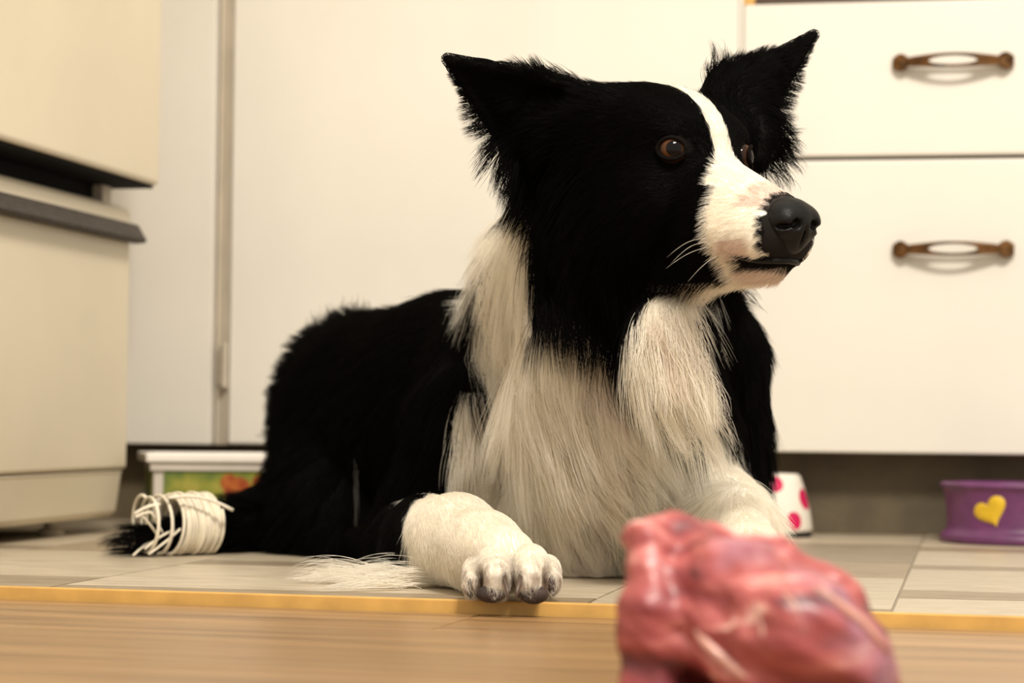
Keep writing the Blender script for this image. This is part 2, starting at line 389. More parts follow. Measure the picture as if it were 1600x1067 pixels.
# ------------------------------------------------------------------ implicit surfaces -> one continuous mesh
class Field:
    def __init__(s, lo, hi, h):
        s.lo = np.array(lo, float); s.h = h
        s.n = np.ceil((np.array(hi) - s.lo) / h).astype(int) + 1
        s.f = np.full(s.n, 0.3, np.float32)
    def sub(s, lo, hi):
        a = np.clip(np.floor((np.array(lo) - s.lo) / s.h).astype(int), 0, s.n - 1)
        b = np.clip(np.ceil((np.array(hi) - s.lo) / s.h).astype(int) + 1, 1, s.n)
        sl = tuple(slice(a[i], b[i]) for i in range(3))
        g = np.meshgrid(*[np.arange(a[i], b[i], dtype=np.float32) * s.h + s.lo[i] for i in range(3)], indexing='ij')
        return sl, np.stack(g, -1).astype(np.float32)
    def blend(s, sl, d, k):
        f = s.f[sl]
        h = np.maximum(k - np.abs(f - d), 0) / k
        s.f[sl] = np.minimum(f, d) - h * h * k * 0.25
    def cone(s, a, b, ra, rb, k):
        a = np.array(a); b = np.array(b); m = max(ra, rb) + k + 0.03
        sl, p = s.sub(np.minimum(a, b) - m, np.maximum(a, b) + m)
        ab = (b - a).astype(np.float32); l2 = float(ab @ ab) + 1e-12
        t = np.clip(((p - a.astype(np.float32)) @ ab) / l2, 0, 1)
        q = p - (a.astype(np.float32) + t[..., None] * ab)
        d = np.sqrt((q * q).sum(-1)) - (ra + (rb - ra) * t)
        s.blend(sl, d, k)
    def ell(s, c, rad, basis, k, sub=False):
        c = np.array(c); m = max(rad) + k + 0.03
        sl, p = s.sub(c - m, c + m)
        q = (p - c.astype(np.float32)) @ np.array(basis, np.float32)
        r = np.array(rad, np.float32)
        k0 = np.sqrt(((q / r) ** 2).sum(-1)); k1 = np.sqrt(((q / (r * r)) ** 2).sum(-1)) + 1e-6
        d = k0 * (k0 - 1) / k1
        if sub:
            f = s.f[sl]; h = np.maximum(k - np.abs(f + d), 0) / k
            s.f[sl] = np.maximum(f, -d) + h * h * k * 0.25
        else: s.blend(sl, d, k)
    def tri(s, a, b, c, r, k):
        a, b, c = [np.array(x, np.float32) for x in (a, b, c)]
        m = r + k + 0.03
        sl, p = s.sub(np.minimum(np.minimum(a, b), c) - m, np.maximum(np.maximum(a, b), c) + m)
        ba, cb, ac = b - a, c - b, a - c; n = np.cross(ba, ac)
        pa, pb, pc = p - a, p - b, p - c
        def seg(e, q):
            t = np.clip((q @ e) / (e @ e), 0, 1); v = e * t[..., None] - q; return (v * v).sum(-1)
        inside = (np.sign(pa @ np.cross(ba, n)) + np.sign(pb @ np.cross(cb, n)) + np.sign(pc @ np.cross(ac, n))) < 2.0
        de = np.minimum(np.minimum(seg(ba, pa), seg(cb, pb)), seg(ac, pc))
        dp = (pa @ n) ** 2 / (n @ n)
        d = np.sqrt(np.where(inside, de, dp)) - r
        s.blend(sl, d, k)
    def sample(s, pts):
        q = (pts - s.lo) / s.h
        q = np.clip(q, 0, np.array(s.n) - 1.001)
        i = q.astype(int); w = q - i
        out = 0
        for dx in (0, 1):
            for dy in (0, 1):
                for dz in (0, 1):
                    wt = (w[:, 0] if dx else 1 - w[:, 0]) * (w[:, 1] if dy else 1 - w[:, 1]) * (w[:, 2] if dz else 1 - w[:, 2])
                    out = out + wt * s.f[i[:, 0] + dx, i[:, 1] + dy, i[:, 2] + dz]
        return out
    def grad(s, pts):
        e = s.h
        g = np.stack([s.sample(pts + np.eye(3)[a] * e) - s.sample(pts - np.eye(3)[a] * e) for a in range(3)], -1)
        return g / (np.linalg.norm(g, axis=1, keepdims=True) + 1e-9)
    def mesh(s, smooth=2):
        f = s.f; n = s.n
        inside = f < 0
        cnt = sum(inside[dx:n[0] - 1 + dx, dy:n[1] - 1 + dy, dz:n[2] - 1 + dz].astype(np.int8) for dx in (0, 1) for dy in (0, 1) for dz in (0, 1))
        cells = np.argwhere((cnt > 0) & (cnt < 8))
        idx = np.full(tuple(n - 1), -1, np.int32); idx[cells[:, 0], cells[:, 1], cells[:, 2]] = np.arange(len(cells))
        acc = np.zeros((len(cells), 3)); num = np.zeros(len(cells))
        co = [(dx, dy, dz) for dx in (0, 1) for dy in (0, 1) for dz in (0, 1)]
        val = {c: f[cells[:, 0] + c[0], cells[:, 1] + c[1], cells[:, 2] + c[2]] for c in co}
        for c in co:
            for a in range(3):
                if c[a] == 0:
                    d = list(c); d[a] = 1; d = tuple(d)
                    va, vb = val[c], val[d]; m = (va < 0) != (vb < 0)
                    t = np.where(m, va / np.where(m, va - vb, 1), 0)
                    pt = np.array(c, float)[None] + np.zeros((len(cells), 3)); pt[:, a] += t
                    acc[m] += pt[m]; num[m] += 1
        v = (cells + acc / num[:, None]) * s.h + s.lo
        quads = []
        for a in range(3):
            b, c = (a + 1) % 3, (a + 2) % 3
            s0 = [slice(1, n[i] - 1) for i in range(3)]; s1 = list(s0)
            s0[a] = slice(0, n[a] - 1); s1[a] = slice(1, n[a])
            m = inside[tuple(s0)] != inside[tuple(s1)]
            e = np.argwhere(m); sgn = inside[tuple(s0)][m]
            e = e + np.array([0 if i == a else 1 for i in range(3)])
            def cell(ob, oc):
                q = e.copy(); q[:, b] += ob; q[:, c] += oc
                return idx[q[:, 0], q[:, 1], q[:, 2]]
            q = np.stack([cell(-1, -1), cell(0, -1), cell(0, 0), cell(-1, 0)], 1)
            q[~sgn] = q[~sgn][:, ::-1]
            quads.append(q)
        quads = np.concatenate(quads)
        ed = np.concatenate([quads[:, [0, 1]], quads[:, [1, 2]], quads[:, [2, 3]], quads[:, [3, 0]]])
        for _ in range(smooth):
            sm = np.zeros_like(v); ct = np.zeros(len(v))
            np.add.at(sm, ed[:, 0], v[ed[:, 1]]); np.add.at(ct, ed[:, 0], 1)
            np.add.at(sm, ed[:, 1], v[ed[:, 0]]); np.add.at(ct, ed[:, 1], 1)
            v = v * 0.5 + 0.5 * sm / np.maximum(ct, 1)[:, None]
        return v, quads
def np_mesh(name, v, q, m, parent=None, smooth=True):
    me = bpy.data.meshes.new(name)
    me.vertices.add(len(v)); me.vertices.foreach_set('co', np.asarray(v, np.float32).ravel())
    me.loops.add(q.size); me.loops.foreach_set('vertex_index', q.ravel().astype(np.int32))
    me.polygons.add(len(q)); me.polygons.foreach_set('loop_start', np.arange(len(q), dtype=np.int32) * q.shape[1])
    me.update(calc_edges=True); me.validate()
    if smooth: me.polygons.foreach_set('use_smooth', np.ones(len(me.polygons), bool))
    me.materials.append(m)
    return link(bpy.data.objects.new(name, me), parent)

# ------------------------------------------------------------------ the dog: shape
HY = 1.70                                       # depth of the point between the eyes
HO = P(1110, 236, HY)
YAW = math.radians(38)
HF = np.array([math.sin(YAW), -math.cos(YAW), 0.0]); HL = np.array([math.cos(YAW), math.sin(YAW), 0.0]); HU = np.array([0, 0, 1.0])
HB = np.stack([HF, HL, HU], 1)
def H(x, y, z): return HO + HF * x + HL * y + HU * z
def N(px, py, Y, r): return P(px, py, Y), r * Y / FPX

DF = Field((-0.42, 1.50, -0.006), (0.32, 2.62, 0.47), 0.003)
def limb(nodes, k):
    for a, b in zip(nodes[:-1], nodes[1:]):
        (pa, ra), (pb, rb) = N(*a), N(*b)
        DF.cone(pa, pb, ra, rb, k)
# trunk
limb([(925, 655, 2.02, 140), (830, 625, 2.10, 152), (720, 632, 2.19, 162), (630, 648, 2.28, 146), (568, 640, 2.36, 118)], 0.03)
limb([(562, 604, 2.36, 90), (550, 700, 2.32, 86), (515, 780, 2.30, 66)], 0.03)
# withers and neck
limb([(800, 545, 2.06, 85), (865, 420, 1.95, 88), (940, 290, 1.83, 88)], 0.03)
limb([(985, 385, 1.79, 82), (955, 520, 1.86, 112), (945, 630, 1.90, 132)], 0.03)
limb([(945, 630, 1.90, 132), (925, 790, 1.93, 95)], 0.03)
limb([(870, 800, 1.97, 88), (1040, 800, 1.97, 88)], 0.03)
# throat bib
limb([(1035, 450, 1.755, 40), (1045, 520, 1.735, 54), (1050, 575, 1.745, 48)], 0.022)
# shoulders
limb([(1075, 470, 1.90, 70), (1110, 560, 1.98, 72), (1125, 660, 2.0, 62), (1135, 770, 1.99, 55)], 0.03)
limb([(770, 560, 2.03, 70), (745, 650, 1.99, 74), (690, 760, 2.0, 62), (622, 828, 2.02, 42)], 0.025)
# far foreleg
limb([(1130, 780, 1.99, 52), (1145, 815, 1.83, 48), (1172, 860, 1.75, 40)], 0.015)
limb([(1172, 860, 1.75, 40), (1190, 893, 1.68, 38)], 0.01)
# near foreleg
limb([(628, 830, 2.01, 42), (665, 835, 1.88, 54), (712, 842, 1.76, 64)], 0.015)
limb([(712, 842, 1.76, 62), (755, 860, 1.70, 56), (790, 874, 1.655, 47)], 0.012)
TOES = [(746, 892, 1.632, 22, 744, 914, 1.612, 21), (775, 880, 1.635, 27, 770, 908, 1.598, 31), (828, 878, 1.635, 27, 831, 908, 1.598, 30), (854, 888, 1.642, 20, 857, 910, 1.622, 19)]
for a in TOES: limb([a[:4], a[4:]], 0.0025)
for px_, py_, Y_, rz_ in ((800, 903, 1.585, 0.017), (752, 908, 1.592, 0.012), (849, 906, 1.598, 0.012)):
    DF.ell(P(px_, py_, Y_), (0.0030, 0.020, rz_), np.eye(3), 0.005, sub=True)
for dx, dy in ((-42, 6), (-14, 12), (16, 12), (42, 6)):
    limb([(1195 + dx * .6, 880 + dy, 1.68, 22), (1197 + dx, 892 + dy, 1.65, 21)], 0.005)
# near hind leg: thigh, folded shank, foot on the floor
limb([(550, 640, 2.34, 86), (530, 740, 2.24, 80), (525, 800, 2.17, 62)], 0.025)
limb([(520, 805, 2.17, 52), (470, 830, 2.26, 34)], 0.02)
limb([(470, 838, 2.24, 30), (540, 846, 2.11, 27), (572, 850, 2.06, 24)], 0.012)
# tail
limb([(480, 770, 2.36, 50), (430, 806, 2.30, 42), (375, 826, 2.21, 33), (320, 830, 2.17, 24), (275, 836, 2.14, 14), (235, 842, 2.12, 9), (215, 846, 2.11, 5)], 0.02)
# head
KH = 0.012
DF.cone(H(-0.075, -0.045, 0.032), H(-0.075, 0.045, 0.032), 0.018, 0.018, 0.02)
DF.ell(H(-0.062, 0, -0.002), (0.074, 0.060, 0.056), HB, 0.02)
DF.cone(H(-0.105, 0, -0.012), H(-0.075, 0, -0.05), 0.045, 0.052, 0.02)
for s in (-1, 1):
    DF.ell(H(-0.045, s * 0.034, -0.040), (0.045, 0.030, 0.036), HB, KH)
    DF.cone(H(-0.012, s * 0.030, 0.012), H(-0.035, s * 0.036, 0.020), 0.013, 0.016, KH)
    DF.cone(H(0.02, s * 0.013, -0.058), H(0.067, s * 0.011, -0.069), 0.027, 0.0190, KH)
DF.cone(H(-0.005, 0, -0.036), H(0.072, 0, -0.060), 0.036, 0.0225, KH)
DF.cone(H(-0.035, 0, -0.068), H(0.064, 0, -0.0880), 0.034, 0.0120, 0.008)
for s in (-1, 1):                                # eye sockets
    DF.ell(H(0.004, s * 0.042, 0.0), (0.013, 0.0115, 0.0095), HB, 0.006, sub=True)
# ears: cupped leaves
tip, b1, b2, rid = P(699, 92, 1.715), P(910, 136, 1.735), P(792, 238, 1.760), P(880, 200, 1.80)
DF.tri(tip, b1, rid, 0.0026, 0.004); DF.tri(tip, rid, b2, 0.0026, 0.004); DF.tri(b2, rid, P(850, 300, 1.79), 0.0032, 0.012); DF.tri(tip, P(850, 112, 1.725), P(758, 190, 1.752), 0.0024, 0.004); DF.tri(b2, P(850, 150, 1.745), P(758, 190, 1.752), 0.0026, 0.005)
DF.cone(P(880, 190, 1.765), P(810, 160, 1.75), 0.028, 0.012, 0.015)
limb([(880, 240, 1.80, 42), (875, 330, 1.83, 50), (880, 420, 1.87, 55)], 0.025)
EAR_N = (tip, b1, b2)
tip2, c1, c2, rid2 = P(1272, 54, 1.82), P(1128, 128, 1.785), P(1198, 190, 1.79), P(1150, 150, 1.83)
DF.tri(tip2, c1, rid2, 0.0024, 0.004); DF.tri(tip2, rid2, c2, 0.0024, 0.004); DF.tri(tip2, c1, c2, 0.0022, 0.004)
DF.cone(P(1150, 150, 1.79), P(1195, 115, 1.80), 0.024, 0.010, 0.015)
DF.cone(H(-0.072, 0.040, 0.006), P(1155, 158, 1.788), 0.022, 0.020, 0.012)
DF.cone(H(-0.060, 0.042, -0.015), P(1178, 205, 1.775), 0.030, 0.016, 0.02)
limb([(1168, 168, 1.785, 20), (1184, 215, 1.775, 20), (1180, 248, 1.765, 17)], 0.015)
EAR_F = (tip2, c1, c2)
# mouth groove
for s in (-1, 1):
    pass
# flat underside where it rests on the floor
zz = (np.arange(DF.n[2]) * DF.h + DF.lo[2]).astype(np.float32)
yv = (np.arange(DF.n[1]) * DF.h + DF.lo[1]).astype(np.float32)
DF.f = np.maximum(DF.f, (0.0015 - zz)[None, None, :])
V, Q = DF.mesh(2)

# ------------------------------------------------------------------ the dog: coat colour
def proj(p):
    d = p - np.array([0, 0, CAMZ])
    w = d @ _f
    return 800 + FPX * (d @ _r) / w, 533.5 - FPX * (d @ _u) / w
def in_poly(x, y, poly):
    ins = np.zeros(len(x), bool); n = len(poly)
    for i in range(n):
        x0, y0 = poly[i]; x1, y1 = poly[(i + 1) % n]
        c = ((y0 > y) != (y1 > y)) & (x < (x1 - x0) * (y - y0) / (y1 - y0 + 1e-9) + x0)
        ins ^= c
    return ins
WHITE_BODY = [(815, 300), (782, 345), (764, 420), (752, 470), (747, 545), (756, 590), (764, 618), (716, 612), (708, 665), (722, 690), (712, 735), (686, 768), (650, 782), (634, 812), (640, 850), (650, 905), (700, 960), (900, 1000), (1240, 950), (1226, 860), (1205, 800), (1180, 745), (1155, 690), (1120, 640), (1100, 580), (1082, 520), (1090, 470), (1120, 440), (1000, 400), (840, 330)]
BLACK_THROAT = [(830, 280), (832, 420), (840, 475), (885, 497), (930, 530), (968, 560), (985, 510), (1002, 466), (1015, 446), (1060, 446), (1125, 440), (1125, 250)]
def smooth_noise(p, sc, seed=0):
    r_ = np.random.default_rng(seed); out = np.zeros(len(p))
    for i in range(6):
        k = r_.normal(size=3) * sc; out += np.sin(p @ k + r_.uniform(0, 6.28))
    return out / 6
def coat(p, nrm):
    """0 black .. 1 white for points on the skin, plus head mask"""
    jx = smooth_noise(p, 160, 1) * 5 + rng.normal(size=len(p)) * 2.5
    u, v = proj(p); u = u + jx; v = v + smooth_noise(p, 160, 2) * 5
    q = (p - HO) @ HB
    x, y, z = q[:, 0] + rng.normal(size=len(p)) * 0.0012, q[:, 1], q[:, 2]
    head = (x > -0.135) & (np.abs(y) < 0.085) & (z > -0.105) & (p[:, 1] < 1.86)
    # near-side body pattern, read on the side of the dog that faces the room
    toward = nrm[:, 1] < 0.35
    w = in_poly(u, v, WHITE_BODY) & ~in_poly(u, v, BLACK_THROAT) & toward
    # the far side: collar ring and legs stay white
    w |= (~toward) & (v > 760) & (p[:, 1] < 1.9)
    w |= (~toward) & (p[:, 2] > 0.17) & (p[:, 1] < 2.02) & (p[:, 1] > 1.88) & (u < 860) & (u > 775)
    w |= (u > 1080) & (v > 770) & (p[:, 1] < 1.9)
    # tail stays black, hind foot streak
    w &= ~(p[:, 1] > 2.12) & ~((u < 716) & (p[:, 1] > 1.95) & (v > 740))
    # head pattern in head coordinates
    half = np.where(x > 0.015, 0.0095 + np.clip((x - 0.015) / 0.022, 0, 1) ** 1.3 * 0.05, 0.0085 - np.clip((-0.01 - x) / 0.10, 0, 1) * 0.0065)
    jag = smooth_noise(p, 260, 3) * 0.002
    wh = (np.abs(y + jag) < half) & (z > -0.12) & (x > -0.095)
    muzzle_black = (x < 0.034 + 0.004 * smooth_noise(p, 120, 5)) & (z < -0.03)
    wh &= ~muzzle_black
    under = (z < -0.0985 - 0.10 * np.clip(-x + 0.0, 0, 1) * 0.1) & (x > -0.045)
    wh |= under
    whole = head & (x > -0.11) & ((z > -0.098) | (x > -0.02))
    w = np.where(whole, wh, w)
    # ears always black
    for e in (EAR_N, EAR_F):
        c = (e[0] + e[1] + e[2]) / 3
        near = (np.linalg.norm(p - c, axis=1) < 0.085) & (np.abs(y) > 0.045)
        w &= ~near
    return w.astype(float), q

# ------------------------------------------------------------------ the dog: body mesh
def vert_normals(v, q):
    n = np.cross(v[q[:, 2]] - v[q[:, 0]], v[q[:, 3]] - v[q[:, 1]])
    out = np.zeros_like(v)
    for k in range(4): np.add.at(out, q[:, k], n)
    return out / (np.linalg.norm(out, axis=1, keepdims=True) + 1e-12)
VN = vert_normals(V, Q)
BLACK = np.array([0.0036, 0.0030, 0.0026]); WHITE = np.array([0.985, 0.945, 0.855]); PINK = np.array([0.62, 0.36, 0.30]); GREYSKIN = np.array([0.011, 0.009, 0.008])
def coat_rgb(p, n):
    cw, q = coat(p, n)
    c = BLACK[None] * (1 - cw[:, None]) + WHITE[None] * cw[:, None]
    x, y, z = q.T
    j = smooth_noise(p, 420, 9) * 0.004
    hd = (np.abs(y) < 0.06) & (x > 0.0)
    # bare pinkish skin above the nose and beside the lip, dark lip edge, speckles
    pk = hd & (((x > 0.058 + j) & (z > -0.048) & (x < 0.095)) | ((x > 0.045 + j) & (x < 0.069) & (z < -0.070) & (z > -0.084)))
    c[pk] = c[pk] * 0.66 + PINK * 0.34
    dk = hd & (x > 0.077 + j) & (z > -0.052)
    c[dk] = GREYSKIN * 3
    pj = hd & (z < -0.091) & (z > -0.099) & (x > 0.045 + j)
    c[pj] = c[pj] * 0.7 + PINK * 0.3
    lip = hd & (((z < -0.0835 + j * 0.5) & (z > -0.0905) & (x > 0.05)) | ((x > 0.0785 + j) & (z < -0.050) & (z > -0.091)))
    c[lip] = GREYSKIN
    # brown-stained hair between the toes
    u_, v_ = proj(p)
    paw = (p[:, 1] < 1.64) & (p[:, 2] < 0.034) & (u_ > 700) & (u_ < 900)
    st = np.clip(0.25 + 0.9 * smooth_noise(p, 330, 14) + 0.55 * np.exp(-((u_ - 801) / 12) ** 2) + 0.5 * np.exp(-((np.abs(u_ - 801) - 50) / 9) ** 2), 0, 0.85) * paw * np.clip((0.036 - p[:, 2]) / 0.02, 0, 1)
    c = c * (1 - st[:, None]) + np.array([0.26, 0.155, 0.09]) * st[:, None]
    return c, cw
skin, CWV = coat_rgb(V, VN)
m, nt, b = new_mat('skin')
at = nt.nodes.new('ShaderNodeAttribute'); at.attribute_name = 'coat'
nt.links.new(at.outputs['Color'], b.inputs['Base Color']); b.inputs['Roughness'].default_value = 0.75; b.inputs['Specular IOR Level'].default_value = 0.08
M['skin'] = m
dog = empty('dog', (0.02, 1.95, 0))
tag(dog, 'black and white collie dog lying on the kitchen floor, head turned aside', 'dog')
def keep(o, parent):
    o.parent = parent; o.matrix_parent_inverse = Matrix.Translation(-Vector(parent.location))
    return o
body = keep(np_mesh('body', V, Q, M['skin']), dog)
ca = body.data.color_attributes.new('coat', 'FLOAT_COLOR', 'POINT')
ca.data.foreach_set('color', np.concatenate([skin, np.ones((len(skin), 1))], 1).astype(np.float32).ravel())

# ------------------------------------------------------------------ the dog: groomed coat
G = []
def g(pos, d, L, lift=0.30, wave=0.0, clump=0.25):
    d = np.array(d, float); d /= np.linalg.norm(d)
    G.append((np.array(pos), d, L, lift, wave, clump))
def gh(x, y, z, d, L, lift=0.22, wave=0.0, clump=0.15, both=True):
    for s in ((1, -1) if (both and y) else (1,)):
        dd = np.array([d[0], d[1] * s, d[2]]); g(H(x, y * s, z), HB @ dd, L, lift, wave, clump)
# face
gh(0.075, 0, -0.038, (-1, 0, 0.2), 0.0035, 0.15); gh(0.045, 0, -0.016, (-1, 0, 0.25), 0.005)
gh(0.055, 0.03, -0.055, (-1, 0.1, -0.15), 0.005); gh(0.075, 0.022, -0.070, (-1, 0.2, -0.3), 0.0035, 0.15)
gh(0.03, 0.035, -0.065, (-1, 0.1, -0.3), 0.007); gh(0.05, 0.01, -0.098, (-1, 0.1, -0.25), 0.009)
gh(0.015, 0, 0.0, (-0.7, 0, 0.7), 0.006); gh(-0.01, 0, 0.03, (-0.7, 0, 0.6), 0.008)
gh(-0.05, 0, 0.05, (-1, 0, 0.0), 0.010); gh(-0.05, 0.035, 0.042, (-0.9, 0.5, 0.0), 0.010)
gh(0.012, 0.032, 0.006, (-0.8, 0.4, 0.5), 0.004, 0.15); gh(0.008, 0.036, -0.012, (-0.9, 0.3, -0.3), 0.004, 0.15)
gh(-0.012, 0.048, 0.0, (-1, 0.2, 0.0), 0.005, 0.15); gh(-0.03, 0.055, 0.01, (-1, 0.2, 0.0), 0.008)
gh(-0.03, 0.062, -0.03, (-1, 0.1, -0.35), 0.012); gh(0.0, 0.045, -0.05, (-1, 0.1, -0.3), 0.010)
gh(-0.02, 0.05, -0.075, (-0.8, 0.1, -0.6), 0.014); gh(-0.07, 0.06, -0.05, (-0.8, 0.2, -0.7), 0.025)
gh(-0.02, 0.015, -0.10, (-0.6, 0.0, -0.7), 0.016); gh(-0.1, 0.05, -0.03, (-0.7, 0.3, -0.9), 0.04, 0.4, 0.1, 0.4)
gh(-0.11, 0, 0.03, (-1, 0, -0.2), 0.015)
# ears
def ear_guides(E, out, lm):
    t_, a_, b_ = E
    g(t_, t_ - (a_ + b_) / 2, 0.0025, 0.1); g(t_ * .7 + a_ * .3, t_ - a_, 0.006, 0.12); g(t_ * .7 + b_ * .3, (t_ - a_) * .8 + (b_ - a_) * .6, 0.006, 0.12)
    g(t_ * .35 + a_ * .65, (t_ - a_) * 0.6 + np.array([0, 0, .08]), 0.014 * lm, 0.25, 0.1, 0.5)
    g(t_ * .35 + b_ * .65, (b_ - a_) + (t_ - a_) * .4, 0.013 * lm, 0.25, 0.1, 0.5)
    g(a_, (t_ - a_) * .5 + np.array([0, 0, .03]), 0.014, 0.3)
    g(b_, np.array(out), 0.026 * lm, 0.35, 0.15, 0.5)
    g((t_ + a_ + b_) / 3, (t_ - a_) * .5 + (b_ - a_) * .5, 0.010, 0.2, 0, 0.3)
ear_guides(EAR_N, (-0.5, 0, -0.8), 1)
ear_guides(EAR_F, (0.6, 0.1, -0.7), 0.8)
